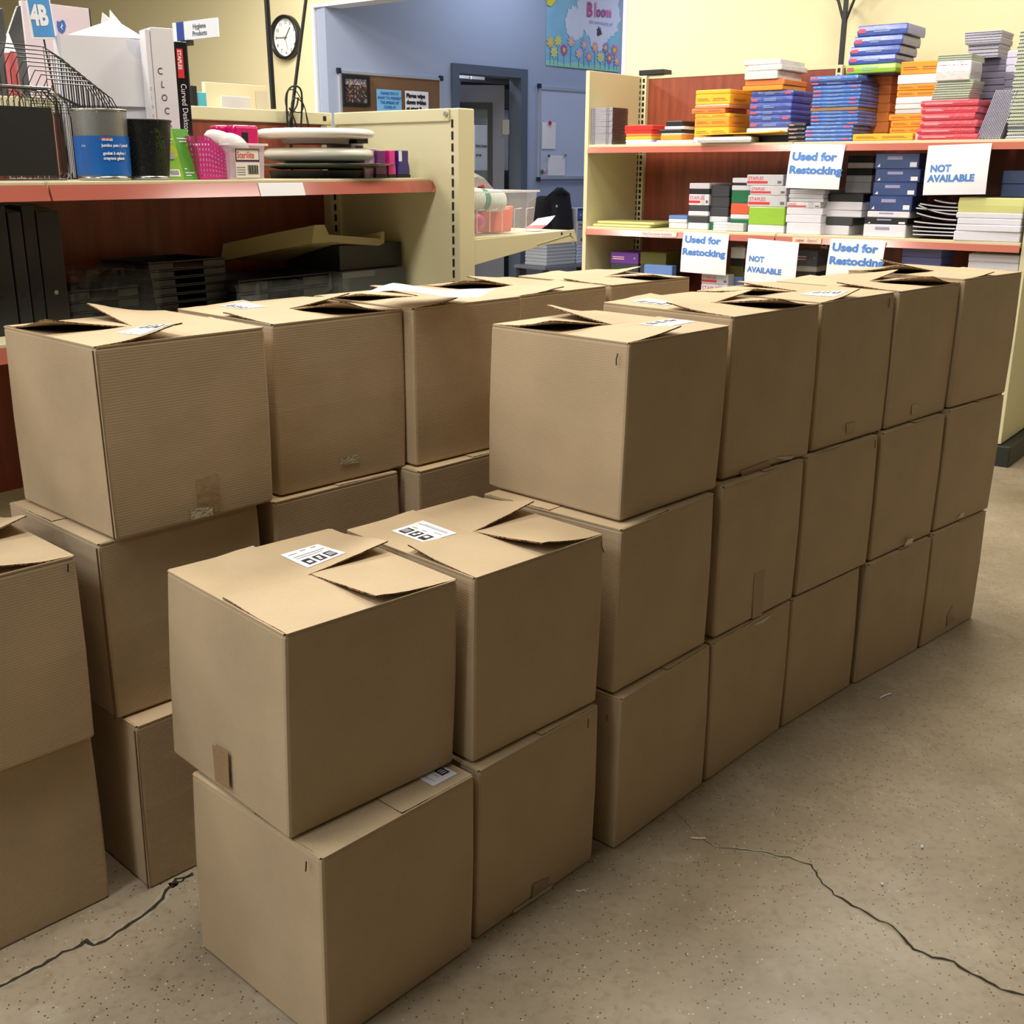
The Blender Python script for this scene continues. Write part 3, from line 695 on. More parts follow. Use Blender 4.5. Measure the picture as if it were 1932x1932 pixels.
def pack(fr, x, y, z, w_, h, d, m, label, cat='paper pack', group=None, ry=0, name='paper_pack', style='plain', puff=.0, rd=None, rz=0):
    rd = rd or random
    if style in ('spiral', 'book', 'case'):
        root = thing(name, fr.M(x, y, z, ry, rz), label, cat, group)
        if style == 'spiral':
            t = h * .30
            MB().box(0, w_, .0004, t, -d, 0).build('back_cover', m, root); MB().box(0, w_, h - t, h - .0004, -d, 0).build('front_cover', m, root)
            MB().box(.002, w_ - .002, t, h - t, -d + .003, -.004).build('pages', M_PAGE, root)
            mb = MB(); k = max(6, int(w_ / .0085))
            for i in range(k):
                xx = w_ * (i + .5) / k; mb.box(xx - .0015, xx + .0015, h * .30, h * .70, -.004, .0012)
            mb.build('wire_binding', M_COIL, root)
        elif style == 'book':
            t = h * .12
            MB().box(0, w_, .0003, t, -d, 0).build('back_cover', M_BLK, root); MB().box(0, w_, h - t, h - .0003, -d, 0).build('front_cover', M_BLK, root)
            MB().box(.001, w_ - .001, t, h - t, -d + .003, -.002).build('pages', m, root)
        else:
            MB().box(0, w_, .0005, h - .0008, -d * .98, 0).build('case_shell', [M_CASE], root)
            MB().box(w_ + .0001, w_ + .0012, .001, h - .0015, -d * .97, -.003).build('dark_spine', M_CASED, root)
            mb = MB()
            for q in (.06, .14, .72, .80): mb.box(w_ * q, w_ * q + .006, h * .3, h * .72, 0, .0008)
            mb.build('hinge_tabs', M_CASED, root)
        return root
    o = pack_mesh(w_, h - .0006, d, puff).build(name, m, None, fr.M(x, y + .0003, z, ry, rz)); tag(o, label, cat, group)
    if style == 'wrap':      # red tag and pale print lines, on front and on the right end
        tx = w_ * (.03 if rd.random() < .7 else .80); tw = min(.038, w_ * .18)
        lab(MB().box(tx, tx + tw, h * .30, h * .68, puff + .0002, puff + .001).build('red_tag', mat('soft_red_tag', (222, 84, 104), .5), o), 'small red printed tag')
        mb = MB()
        for q in range(2): mb.box(w_ * .33, w_ * (.5 + .2 * rd.random()), h * (.34 + .22 * q), h * (.42 + .22 * q), puff + .0002, puff + .0008)
        mb.build('print_lines', mat('pale_blue_print', (150, 176, 220), .5), o)
    if style == 'lines':
        mb = MB()
        for q, c0 in ((.06, .42), (.50, .92)):
            mb.box(w_ * q, w_ * (c0 - .06), h * .52, h * .58, .0002, .0008); mb.box(w_ * q, w_ * c0, h * .36, h * .41, .0002, .0008)
        mb.build('print_lines', mat('brown_print', (150, 84, 40), .6), o)
        mb = MB(); mb.box(w_ + .0002, w_ + .0008, h * .45, h * .5, -d * .7, -d * .15); mb.box(w_ + .0002, w_ + .0008, h * .32, h * .36, -d * .55, -d * .15); mb.build('end_print', mat('brown_print', (150, 84, 40), .6), o)
    if style == 'stripe':
        MB().box(w_ * .02, w_ * .58, h * .20, h * .42, .0002, .001).build('red_stripe', RED, o)
        text(o, 'STAPLES', w_ * .04, h * .52, h * .42, RED, .0012)
        MB().box(w_ * .64, w_ * .80, h * .04, h * .96, .0001, .0006).build('grey_band', M_GRY, o)
        mb = MB()
        for q in range(5): mb.box(w_ * (.85 + .022 * q), w_ * (.862 + .022 * q), h * .2, h * .45, .0002, .001)
        mb.build('barcode', BLACK, o)
    if style == 'whitelines':
        mb = MB()
        for q in (.55, .38): mb.box(w_ * .08, w_ * (.3 + .3 * rd.random()), h * q, h * (q + .08), puff + .0002, puff + .0008); mb.box(w_ * .84, w_ * .9, h * .45, h * .6, puff + .0002, puff + .0008)
        mb.build('print_lines', mat('pale_pink_print', (240, 190, 200), .5), o)
    return o
def col(x0, x1, ys, z, d, specs, where, name='paper_pack', base=None, group=None, jit=.004, cat='paper pack', fr=GR, lean=0):
    """stack between pixel columns x0..x1; ys = pixel heights of the joints from the bottom up"""
    rd = random.Random(int(x0 * 7 + ys[0])); n = len(ys) - 1; xm = (x0 + x1) / 2
    Y = [fr.px(xm, y, z)[1] for y in ys]; X0 = fr.px(x0, ys[0], z)[0]; X1 = fr.px(x1, ys[0], z)[0]
    if base is not None: Y[0] = base
    for i in range(n):
        sp = specs[i % len(specs)]; m, desc, st_ = sp[:3]; dx0, dx1 = sp[3] if len(sp) > 3 else (0, 0)
        Xa = fr.px(x0 + dx0, ys[0], z)[0]; Xb = fr.px(x1 + dx1, ys[0], z)[0]
        if fr is GR: Xb = min(Xb, -.098)
        j = (rd.random() - .5) * 2 * jit
        lbl = ('%s, %s %s' % (desc, nth(i, n), where)) if n > 1 else '%s %s' % (desc, where)
        pack(fr, Xa + j + lean * i, Y[i], z + (rd.random() - .5) * jit, Xb - Xa, Y[i + 1] - Y[i], d * (1 + (rd.random() - .5) * .03), m, lbl, sp[5] if len(sp) > 5 else cat, group, (rd.random() - .5) * .03, sp[4] if len(sp) > 4 else name, st_, puff=.002 if st_ in ('wrap', 'whitelines') else 0, rd=rd)
    return Y[-1], X0, X1
def div(a, b, n): return [a + (b - a) * i / n for i in range(n + 1)]
# top shelf, far end: clear cases
col(1115, 1154, div(273, 203, 22), -.03, .19, [(M_CASE, 'grey plastic disc case', 'case')], 'of the case stack at the shelf end', 'disc_case', SH1, 'stack of disc cases', .0005, 'case')
# red folders and yellow packs
col(1180, 1228, [272, 268, 263, 257, 252, 245, 236], -.05, .30, [(M_WHT, 'white sheet bundle', 'plain', (0, 30)), (M_WHT, 'white sheet bundle', 'plain'), (M_YEL, 'yellow pack', 'plain'), (M_DOR, 'orange pack', 'plain'), (M_REDF, 'red folder pack', 'plain', (-3, 0)), (M_REDF, 'red folder pack', 'plain', (-3, 2))], 'of the low red and yellow pile', 'folder_pack', SH1, 'red and yellow folder pile', .003)
col(1246, 1285, [270, 264, 254, 251, 244, 238, 228], -.06, .22, [(M_WHT, 'white sheet bundle', 'plain', (-8, 20)), (M_ORN, 'orange pack', 'plain'), (M_WHT, 'white thin pack', 'plain'), (M_BLK, 'black binder box', 'plain', (-5, 0)), (M_WHT, 'white and yellow pack', 'plain', (6, 4)), (M_BLK, 'black binder box', 'plain', (9, 2))], 'of the small black binder pile', 'binder_pack', SH1, 'black binder pile', .002)
# tall orange stack
col(1308, 1373, [268, 258, 239, 222, 214, 204, 197, 177, 169], -.10, .30, [(M_WHT, 'white pack', 'plain'), (M_YEL, 'yellow envelope box', 'lines'), (M_ORN, 'orange envelope box', 'lines'), (M_YEL, 'yellow thin envelope box', 'lines'), (M_DOR, 'deep orange envelope box', 'lines', (-6, -8)), (M_SAL, 'film wrapped salmon envelope pack', 'plain'), (M_YEL, 'yellow envelope box', 'lines'), (M_YEL, 'thin yellow envelope pack lying askew', 'plain')], 'of the left orange stack', 'envelope_box', SH1, 'left orange envelope stack', .003)
# overhanging white pack with an orange envelope on it
zz = .015
x0, y0 = GR.px(1318, 284, zz); x1, _ = GR.px(1416, 284, zz)
pack(GR, x0, SH1 + .001, zz + .02, x1 - x0, .034, .12, M_CLR, 'white film wrapped pack overhanging the upper shelf edge', 'paper pack', None, .05, 'wrapped_pack', 'plain', .004)
ex0 = GR.px(1314, 262, zz)[0]; ex1 = GR.px(1472, 262, zz)[0]
def envf(a, b):
    w_ = ex1 - ex0; return (a * w_, .006 + .020 * (a ** 2) * (1 - .5 * b) + .004 * math.sin(a * 5), -b * .2 - .03 * a)
mb = MB(); P_ = []
mb.grid(lambda a, b: V(envf(a, b)), 14, 6)
o = mb.build('orange_envelope', M_YEL, None, GR.M(ex0, SH1 + .0355, zz + .03)); tag(o, 'loose orange envelope curling on the overhanging white pack', 'envelope')
md = o.modifiers.new('t', 'SOLIDIFY'); md.thickness = .006; md.offset = 1
# second stack: blue packs below orange envelopes and white packs
Y, a_, b_ = col(1411, 1489, [264, 255, 241, 229, 217, 207, 194, 181, 170], -.12, .29, [(M_BLK, 'dark pack', 'plain'), (M_CLR, 'white film wrapped pack', 'plain', (-4, -2)), (M_BLUE[1], 'blue wrapped paper pack', 'wrap')] + [(M_BLUE[1], 'blue wrapped paper pack', 'wrap')] * 5, 'of the second stack', 'paper_pack', SH1, 'second stack from the left, blue packs', .004)
col(1400, 1476, [171, 161, 150], -.11, .33, [(M_ORN, 'orange envelope bundle', 'plain'), (M_DOR, 'tan orange envelope bundle', 'plain', (4, 2))], 'on the second stack from the left', 'envelope_bundle', Y, 'orange bundles under the white packs', .004)
Y2 = Y + (GR.px(1440, 150, -.11)[1] - GR.px(1440, 171, -.11)[1])
col(1404, 1466, [150, 133, 122, 112], -.10, .36, [(M_CLR, 'clear film wrapped white pack', 'plain'), (M_CLR, 'clear film wrapped white pack', 'plain', (3, 6)), (M_CLR, 'thin clear film wrapped white pack', 'plain', (-4, 4))], 'crowning the second stack', 'wrapped_pack', Y2, 'white packs crowning the second stack', .006)
col(1484, 1518, [272, 263, 255, 248, 240, 231], -.06, .18, [(M_BLK, 'black and white pack', 'whitelines')], 'of the small black stack', 'paper_pack', SH1, 'small black packs', .003)
# tall blue stack
wrapb = (M_BLUE[0], 'blue film wrapped paper pack', 'wrap')
col(1525, 1613, div(273, 236, 5) + div(229, 202, 4) + [197] + div(190, 153, 5) + [142], -.03, .29,
    [(M_BLUE[0], 'blue film wrapped paper pack', 'wrap', (-7, -7))] * 5 + [wrapb] * 4 + [(M_KFT, 'thin brown cardboard layer', 'plain', (-1, 0))] + [wrapb] * 5 + [(M_BLUE[0], 'blue film wrapped paper pack', 'wrap')] + [(M_NAVY, 'navy film wrapped pack', 'wrap', (-5, 0))], 'of the tall blue stack', 'paper_pack', SH1, 'tall blue stack', .004)
Y, _, _ = col(1602, 1690, [142.5, 137.6], -.20, .28, [(M_NAVY, 'navy pack', 'plain', (-2, -2))], 'under the lime green pack, beside the tall blue stack', base=GR.px(1650, 140, -.2)[1])
# support of the upper blue stack (packs standing behind the tall stack)
yb = GR.px(1645, 138, -.2)[1]
col(1625, 1672, [270, 250, 230, 212, 195, 178, 160, 143], -.33, .2, [(M_DOR, 'orange pack', 'plain')], 'of the orange stack squeezed behind the tall blue stack', 'envelope_box', SH1, 'orange stack behind the blue', .004)
col(1600, 1690, [138, 120, 103, 86, 67, 47], -.16, .30, [(M_LIM, 'lime green wrapped pack', 'wrap', (-5, -1)), (M_BLUE[1], 'blue film wrapped ream', 'wrap', (-1, -3)), (M_BLUE[1], 'blue film wrapped ream', 'wrap', (1, 3)), (M_BLUE[1], 'blue film wrapped ream', 'wrap', (6, 7)), (M_BLUE[1], 'blue film wrapped ream', 'wrap', (11, 14))], 'of the high blue group', 'paper_ream', yb, 'high blue group', .003)
# orange and white stack
col(1682, 1760, [266, 251, 239, 226, 214, 205, 195, 182, 169.5, 158, 140, 115], -.10, .30,
    [(M_WHT, 'white pack', 'plain'), (M_ORN, 'orange laminating pouch box', 'lines', (-5, -5)), (M_ORN, 'orange laminating pouch box', 'lines', (-5, -5)), (M_ORN, 'orange laminating pouch box', 'lines', (-9, -8)), (M_GRY, 'crumpled grey pack', 'plain'), (M_CLR, 'crumpled white pack', 'plain'), (M_WHT, 'white box', 'plain', (0, 2)), (M_ORN, 'orange laminating pouch box', 'lines'), (M_ORN, 'orange laminating pouch box', 'lines'), (M_WHT, 'white box', 'plain', (0, 4)), (M_ORN, 'large orange box with brown print', 'lines', (4, 8))], 'of the orange and white stack', 'pouch_box', SH1, 'orange and white stack', .003)
x0, _ = GR.px(1609, 267, -.02); x1, _ = GR.px(1722, 267, -.02)
pack(GR, x0, SH1 + .001, -.012, x1 - x0, .036, .05, M_YEL, 'long flat yellow box lying at the front of the upper shelf', 'paper pack', None, 0, 'flat_yellow_box', 'lines')
# red packs
Yr, _, _ = col(1732, 1836, [270, 252, 240, 226, 213, 200, 188], -.015, .26, [(M_RED, 'red film wrapped pack', 'whitelines', (-3, 6)), (M_RED, 'red film wrapped pack', 'whitelines', (-3, 2)), (M_RED, 'red film wrapped pack', 'whitelines', (0, 4)), (M_RED, 'red film wrapped pack', 'whitelines', (0, -4)), (M_RED, 'red film wrapped pack', 'whitelines', (1, 3)), (M_RED, 'red film wrapped pack', 'whitelines', (-2, 2))], 'of the red pack stack', 'paper_pack', SH1, 'red pack stack', .005)
ys = div(188, 152, 8)
yb, _, _ = col(1756, 1822, ys, -.03, .20, [(M_LGN, 'pale green notebook', 'spiral', (i * 1.1, i * 1.1 + 4)) for i in range(8)], 'of the fanned notebooks on the red stack', 'spiral_notebook', Yr, 'fanned green notebooks', .002, 'notebook')
x0, _ = GR.px(1765, 150, -.02); x1, _ = GR.px(1829, 150, -.02); h = GR.px(1800, 115, -.02)[1] - GR.px(1800, 152, -.02)[1]
pack(GR, x0, yb + .0005, -.02, x1 - x0, h, .20, M_CLR, 'film wrapped notebook bundle with red stripe, amid the pale green notebooks', 'paper pack', None, 0, 'wrapped_bundle', 'stripe', .003)
col(1768, 1832, div(115, 102, 3), -.03, .24, [(M_LGN, 'pale green notebook', 'spiral')], 'above the striped bundle', 'spiral_notebook', yb + h + .001, 'top green notebooks', .003, 'notebook')
# leaning notebooks
for i in range(7):
    x0, y0 = GR.px(1841 + i * 6.4, 262, -.02)
    lean = -R(72)
    root = pack(GR, x0, SH1 + .004, -.03, .245, .0125, .17, M_LIL, ('lilac notebook leaning on its side, %s of seven' % ['leftmost', 'second', 'third', 'fourth', 'fifth', 'sixth', 'rightmost'][i]), 'notebook', 'leaning lilac notebooks', 0, 'spiral_notebook', 'spiral')
    root.matrix_world = GR.M(x0 + .012, SH1 + .0008, -.03) @ Matrix.Rotation(R(74), 4, 'Z')
# right-hand notebook piles
specs = [(M_WHT if i < 2 else (M_SLT if i == 3 else M_LGN), 'white notebook' if i < 2 else ('slate notebook' if i == 3 else 'pale green notebook'), 'spiral', ((i * 37 % 5) * .8, 0)) for i in range(30)]
col(1896, 1990, div(264, 56, 30), -.03, .22, specs, 'of the tall notebook pile at the frame edge', 'spiral_notebook', SH1, 'tall notebook pile', .002, 'notebook')
col(1880, 1912, div(262, 95, 12), -.28, .2, [(M_SLT if 3 < i < 9 else M_LIL, 'slate grey pad' if 3 < i < 9 else 'lilac pad', 'plain') for i in range(12)], 'of the pad pile behind the leaning notebooks', 'paper_pad', SH1, 'pad pile', .004)
col(1836, 1884, div(262, 110, 12), -.42, .2, [(M_SLT, 'slate grey pad', 'plain')], 'of the hidden pile under the fanned lilac notebooks', 'paper_pad', SH1, 'rear pad pile', .004)
yb = GR.px(1850, 110, -.42)[1]
yb2, _, _ = col(1828, 1882, div(110, 82, 4), -.36, .22, [(M_LIL, 'lilac notebook', 'spiral', (i * -1.5, 0)) for i in range(4)], 'of the high lilac pile, lower part', 'spiral_notebook', yb, 'lower lilac notebooks', .003, 'notebook')
col(1822, 1884, div(82, 58, 5), -.34, .24, [(M_LIL, 'lilac notebook', 'spiral', (-2 - i * .8, 3)) for i in range(5)], 'of the fan crowning the lilac pile', 'spiral_notebook', yb2, 'upper lilac notebooks', .003, 'notebook')
# middle shelf
x0, _ = GR.px(1122, 424, -.06); x1, _ = GR.px(1180, 424, -.06)
for i in range(2):
    pack(GR, x0 + i * .02, SH2 + .001 + i * .018, -.04 - i * .02, .42, .0165, .30, M_PYL, ['pale yellow wrapped pad on the empty left part of the middle shelf, lower one', 'pale yellow wrapped pad on the empty left part of the middle shelf, upper one'][i], 'paper pack', None, .03, 'yellow_pad', 'plain', .003)
col(1261, 1296, [428, 420, 413, 406], -.16, .16, [(M_WHT, 'small blue and white pack', 'plain'), (M_WHT, 'small white pack', 'plain'), (M_SKY, 'small light blue pack', 'plain')], 'left of the striped stack', 'small_pack', SH2, 'small white packs', .002)
S1 = [(M_WHT, 'white pack', 'plain'), (M_CHR, 'charcoal pack', 'plain'), (M_WHT, 'white pack', 'plain'), (M_CHR, 'charcoal pack', 'plain'), (M_WHT, 'white pack with red stripe', 'stripe'), (M_BLK, 'black pack', 'plain'), (M_WHT, 'white pack', 'plain')]
col(1297, 1335, [432, 420, 407, 398, 387, 366, 356, 345], -.12, .30, S1, 'of the black and white stack', 'paper_pack', SH2, 'black and white stack', .002)
col(1334, 1372, [433, 419, 408, 391, 371, 350], -.14, .25, [(M_GRN, 'green pack', 'plain'), (M_WHT, 'white pack', 'plain'), (M_CHR, 'dark grey pack', 'plain'), (M_CHR, 'dark grey pack', 'plain'), (M_CHR, 'dark grey pack', 'plain')], 'of the plain dark stack', 'paper_pack', SH2, 'dark stack', .002)
col(1345, 1372, div(434, 419, 3), -.06, .05, [(M_WHT, 'small white pad', 'plain')], 'at the foot of the dark stack', 'small_pad', SH2, 'small pads', .002)
x0, _ = GR.px(1371, 432, -.06); pack(GR, x0, SH2 + .001, -.06, .11, .048, .05, M_GRY, 'small grey bundle at the foot of the green and orange stack', 'paper pack', None, 0, 'small_bundle')
col(1376, 1412, [434, 413, 404, 383, 359, 349, 345, 335], -.12, .28, [(M_GRN, 'green pack', 'plain'), (M_WHT, 'white pack', 'plain'), (M_ORR, 'orange red pack', 'plain'), (M_GRN, 'green pack', 'plain'), (M_WHT, 'white pack', 'plain'), (M_BLK, 'thin black pack', 'plain'), (M_WHT, 'white pack', 'plain')], 'of the green and orange stack', 'paper_pack', SH2, 'green and orange stack', .002)
col(1410, 1478, [438, 424, 390, 368, 350, 329], -.04, .26, [(M_WHT, 'white ream', 'plain', (0, 0)), (M_LIM, 'lime green wrapped ream', 'plain'), (M_GRY, 'pale grey paper ream with red stripe', 'stripe', (-3, 1)), (M_GRY, 'pale grey paper ream with red stripe', 'stripe'), (M_GRY, 'pale grey paper ream with red stripe', 'stripe', (-7, -7))], 'of the striped ream stack', 'paper_ream', SH2, 'striped ream stack', .002)
col(1483, 1548, [442, 420, 405, 392, 381, 374, 366, 357], -.03, .30, [(M_WHT, 'white paper stack', 'plain', (0, 0)), (M_WHT, 'white paper stack', 'plain', (-2, 0)), (M_WHT, 'white paper stack', 'plain', (-3, 0)), (M_CLR, 'film wrapped pack with red stripe', 'stripe', (-2, -4)), (M_GRY, 'grey envelope bundle', 'plain'), (M_GRY, 'grey envelope bundle', 'plain'), (M_GRY, 'grey envelope bundle', 'plain')], 'under the upper Restocking sign', 'paper_pack', SH2, 'grey and white stack under the sign', .003)
col(1550, 1622, [440, 425, 409, 396, 380, 364], -.10, .25, [(M_WHT, 'white ream', 'plain', (0, -20)), (M_CHR, 'dark film wrapped ream', 'plain', (0, -15)), (M_WHT, 'white ream', 'plain'), (M_WHT, 'white lilac ream', 'plain'), (M_BLK, 'black covered ream', 'plain')], 'of the stack right of the sign', 'paper_ream', SH2, 'stack right of the sign', .003)
col(1588, 1636, [432, 396, 364, 344, 330, 317, 306, 293], -.30, .22, [(M_GRY, 'grey ream', 'plain'), (M_GRY, 'grey ream', 'plain'), (M_GRY, 'grey ream', 'plain'), (M_GRY, 'grey ream', 'plain'), (M_BLK, 'black ream', 'plain'), (M_WHT, 'white ream', 'plain'), (M_BLK, 'black ream', 'plain')], 'of the rear stack beside the dark blue boxes', 'paper_ream', SH2, 'rear stack', .002)
col(1634, 1712, [447, 423, 410, 398, 369, 343, 318, 288], -.04, .26, [(M_WHT, 'white ream', 'plain', (-6, -4)), (M_BLK, 'black ream', 'plain', (-4, -3)), (M_WHT, 'white ream', 'plain', (-2, 0)), (M_BOXP, 'dark blue printed box', 'boxart', (0, 2)), (M_BOXP, 'dark blue printed box', 'boxart', (4, 8)), (M_BOXP, 'dark blue printed box', 'boxart', (6, 12)), (M_BOXP, 'dark blue printed box', 'boxart', (4, 8))], 'of the dark blue box stack', 'paper_box', SH2, 'dark blue box stack', .002)
for k in range(4):
    Yb = GR.px(1680, [398, 369, 343, 318][k], -.04)[1]; Yt = GR.px(1680, [369, 343, 318, 288][k], -.04)[1]; X0 = GR.px(1640 + 3 * k, 420, -.034)[0]
for o in [o for o in bpy.data.objects if o.name.startswith('paper_box')]:
    h = max(v.co.y for v in o.data.vertices); w_ = max(v.co.x for v in o.data.vertices)
    lab(MB().box(w_ * .80, w_ * .95, h * .12, h * .42, .0005, .0012).build('price_sticker', WHITE, o), 'small white sticker')
    text(o, 'copy', w_ * .30, h * .58, h * .40, mat('silver_print', (206, 206, 220), .4), .001, italic=True) if False else None
    mb = MB(); mb.box(w_ * .28, w_ * .62, h * .58, h * .80, .0005, .0010); mb.build('title_band', mat('silver_print', (150, 150, 190), .4), o)
    MB().face([(w_ * .06, h * .12, .0012), (w_ * .13, h * .12, .0012), (w_ * .12, h * .34, .0012)]).build('corner_mark', WHITE, o)
# curled composition books
def comp(i, px_, py_, wpx, curl, label):
    x0, y0 = GR.px(px_, py_, -.05); w_ = GR.px(px_ + wpx, py_, -.05)[0] - x0
    root = thing('composition_book', GR.M(x0, y0, -.05), label, 'notebook', 'curled composition books')
    f = lambda dz: (lambda a, b: V((a * w_, dz + curl * (1 - a) ** 2, -b * .18)))
    for nm, m, dz, t in (('back_cover', M_BLK, 0, .0015), ('pages', M_PAGE, .0015, .0065), ('front_cover', M_BLK, .008, .0015)):
        mb = MB(); a = [[(x / 10 * w_, dz + curl * (1 - x / 10) ** 2 + q, zz_) for (q, zz_) in ((0, 0), (t, 0), (t, -.18), (0, -.18))] for x in range(11)]
        mb.loft(a, 0, True, True, True); mb.build(nm, m, root)
rows = [(1722, 443, 82, .0), (1722, 437, 82, .003), (1722, 430, 80, .006), (1724, 423, 80, .012), (1728, 414, 76, .032), (1731, 404, 74, .045), (1728, 397, 78, .010), (1735, 391, 72, .016), (1762, 384, 42, .016)]
for i, (a, b, c, d_) in enumerate(rows):
    comp(i, a, b, c, d_, 'black composition book with white page edge, %s of the curled pile' % nth(i, len(rows)))
col(1800, 1960, [456, 437, 424, 412, 401], -.0, .28, [(M_WHT, 'white lilac ream', 'plain', (-3, 0)), (M_WHT, 'white lilac ream', 'plain'), (M_WHT, 'white lilac ream', 'plain', (2, 0)), (M_WHT, 'white lilac ream', 'plain', (-2, 0))], 'of the wide paper pile on the middle shelf', 'paper_ream', SH2, 'wide paper pile', .002)
yb = GR.px(1880, 402, 0)[1]; x0, _ = GR.px(1806, 400, 0)
pack(GR, x0, yb, -.005, -.098 - x0, .078, .26, M_PYL, 'pale yellow wrapped paper block on top of the wide paper pile', 'paper pack', None, 0, 'yellow_ream', 'plain', .002)
col(1886, 1960, [372, 346, 320], -.13, .12, [(M_BOXP, 'dark blue box', 'plain')], 'above the pale yellow block', 'copy_paper_box', yb + .079, 'blue boxes on the yellow block', .002)
# third shelf, glimpsed between the signs
def ysup(xpx, ytop, z, n):      # joints from the third shelf up to a pixel height, equal layers
    yt = GR.px(xpx, ytop, z)[1]; return yt
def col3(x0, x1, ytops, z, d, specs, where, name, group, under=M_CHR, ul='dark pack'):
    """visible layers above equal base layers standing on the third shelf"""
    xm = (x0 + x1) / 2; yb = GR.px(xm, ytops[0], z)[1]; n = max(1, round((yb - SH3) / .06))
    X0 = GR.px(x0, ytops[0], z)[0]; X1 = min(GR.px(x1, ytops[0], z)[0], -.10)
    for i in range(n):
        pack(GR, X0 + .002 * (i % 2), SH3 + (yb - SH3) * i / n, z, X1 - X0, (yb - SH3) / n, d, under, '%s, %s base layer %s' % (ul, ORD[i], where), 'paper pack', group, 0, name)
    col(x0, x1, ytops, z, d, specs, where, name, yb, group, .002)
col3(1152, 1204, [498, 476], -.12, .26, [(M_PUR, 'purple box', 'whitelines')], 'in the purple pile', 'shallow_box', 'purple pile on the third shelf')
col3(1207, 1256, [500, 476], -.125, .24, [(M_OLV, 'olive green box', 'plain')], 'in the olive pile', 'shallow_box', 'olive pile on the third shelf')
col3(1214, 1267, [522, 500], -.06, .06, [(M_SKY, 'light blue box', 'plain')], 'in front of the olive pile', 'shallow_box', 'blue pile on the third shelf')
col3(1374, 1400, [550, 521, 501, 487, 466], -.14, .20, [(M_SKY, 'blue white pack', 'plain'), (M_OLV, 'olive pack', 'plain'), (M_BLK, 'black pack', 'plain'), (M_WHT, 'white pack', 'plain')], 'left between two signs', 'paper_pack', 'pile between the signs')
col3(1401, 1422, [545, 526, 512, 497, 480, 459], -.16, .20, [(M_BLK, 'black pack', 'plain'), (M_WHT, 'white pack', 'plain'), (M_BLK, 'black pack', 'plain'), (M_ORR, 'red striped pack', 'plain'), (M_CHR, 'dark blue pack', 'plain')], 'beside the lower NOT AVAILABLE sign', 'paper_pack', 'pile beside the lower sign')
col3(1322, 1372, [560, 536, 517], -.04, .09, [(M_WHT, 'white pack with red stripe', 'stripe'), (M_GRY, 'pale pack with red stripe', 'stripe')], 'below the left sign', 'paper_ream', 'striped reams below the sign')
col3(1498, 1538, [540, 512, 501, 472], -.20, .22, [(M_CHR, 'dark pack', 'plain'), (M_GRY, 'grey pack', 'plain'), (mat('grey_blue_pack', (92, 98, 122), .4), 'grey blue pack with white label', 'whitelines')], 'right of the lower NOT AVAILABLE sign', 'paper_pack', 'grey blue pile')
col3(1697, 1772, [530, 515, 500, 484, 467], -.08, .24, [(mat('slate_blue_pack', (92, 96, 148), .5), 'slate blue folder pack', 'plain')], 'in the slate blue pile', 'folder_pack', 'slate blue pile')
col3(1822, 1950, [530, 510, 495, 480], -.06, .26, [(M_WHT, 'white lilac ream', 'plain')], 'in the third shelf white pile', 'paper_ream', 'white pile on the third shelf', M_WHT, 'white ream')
for i in range(5):
    pack(GR, -.36, SH4 + .001 + i * .065, -.03, .25, .062, .26, M_WHT, 'white ream on the bottom shelf behind the carton row, %s' % nth(i, 5), 'paper pack', 'reams on the bottom shelf', 0, 'paper_ream', 'plain')
# black box on the far top end, and sign poles with forked tops
x0, y0 = GR.px(1209, 140, -DEP - .0)
mbk = MB().box(0, .19, 0, .035, -.09, .03).build('clip_light', BLKP, None, GR.M(x0, TOPZ + .003, -DEP + .0), bevel=.006); tag(mbk, 'small black box lying on the far end of the long shelf back', 'box')
xp = GR.px(1590, 80, -DEP)[0]
root = thing('sign_pole', GR.M(xp, TOPZ + .001, -DEP + .002), 'black pole with forked top rising behind the tall blue paper stack', 'pole')
ztop = GR.px(1592, 33, -DEP)[1] - TOPZ
MB().box(-.014, .014, .002, ztop, -.012, .012).build('pole', BLKP, root, bevel=.002)
for s_ in (-1, 1):
    MB().tube([(0, ztop - .06, 0), (s_ * .01, ztop - .01, 0), (s_ * .05, ztop + .10, 0), (s_ * .13, ztop + .17, 0), (s_ * .24, ztop + .22, 0)], .009, 8).build('fork_arm', BLKP, root)
MB().box(-.012, .012, ztop, ztop + .3, -.010, .010).build('pole_extension', BLKP, root)
# ------------------------------------------------------------------ near shelving on the left
SZ = 1.522; GD = .498; LW = 2.2
near = thing('gondola_shelf', GL.M(0, 0, 0), 'cream metal shelf unit behind the left carton row, cluttered with desk supplies', 'shelving')
def nb_(mb, name, m, **k): return mb.build(name, m, near, **k)
PX1 = GL.px(895, 205, .125)[0]; PTOP = 1.748
nb_(MB().box(.008, .03, 0, PTOP - .002, -GD + .03, .10), 'side_panel', CREAM, bevel=.002)
nb_(MB().box(.006, PX1, 0, PTOP, .085, .125), 'front_post', CREAM, bevel=.004)
nb_(MB().box(.0, .03, PTOP - .042, PTOP, -GD + .03, .085), 'top_rail', CREAM, bevel=.003)
mb = MB(); y = .3
while y < PTOP - .06: mb.box(.004, .0085, y, y + .026, .092, .100); y += .0385
for q in [nb_(mb, 'slot_row', CREAMD)]: pass
bl = nb_(MB().tube([(.009, PTOP - .018, .075), (-.008, PTOP - .018, .075)], .008, 10), 'bolt', STEEL)
nb_(MB().box(-LW, .008, PTOP - .042, PTOP, -GD - .012, -GD + .014), 'top_rail', CREAM, bevel=.003)
nb_(MB().box(-LW, .008, .1, PTOP - .042, -GD - .008, -GD + .006), 'back_panel', WOOD)
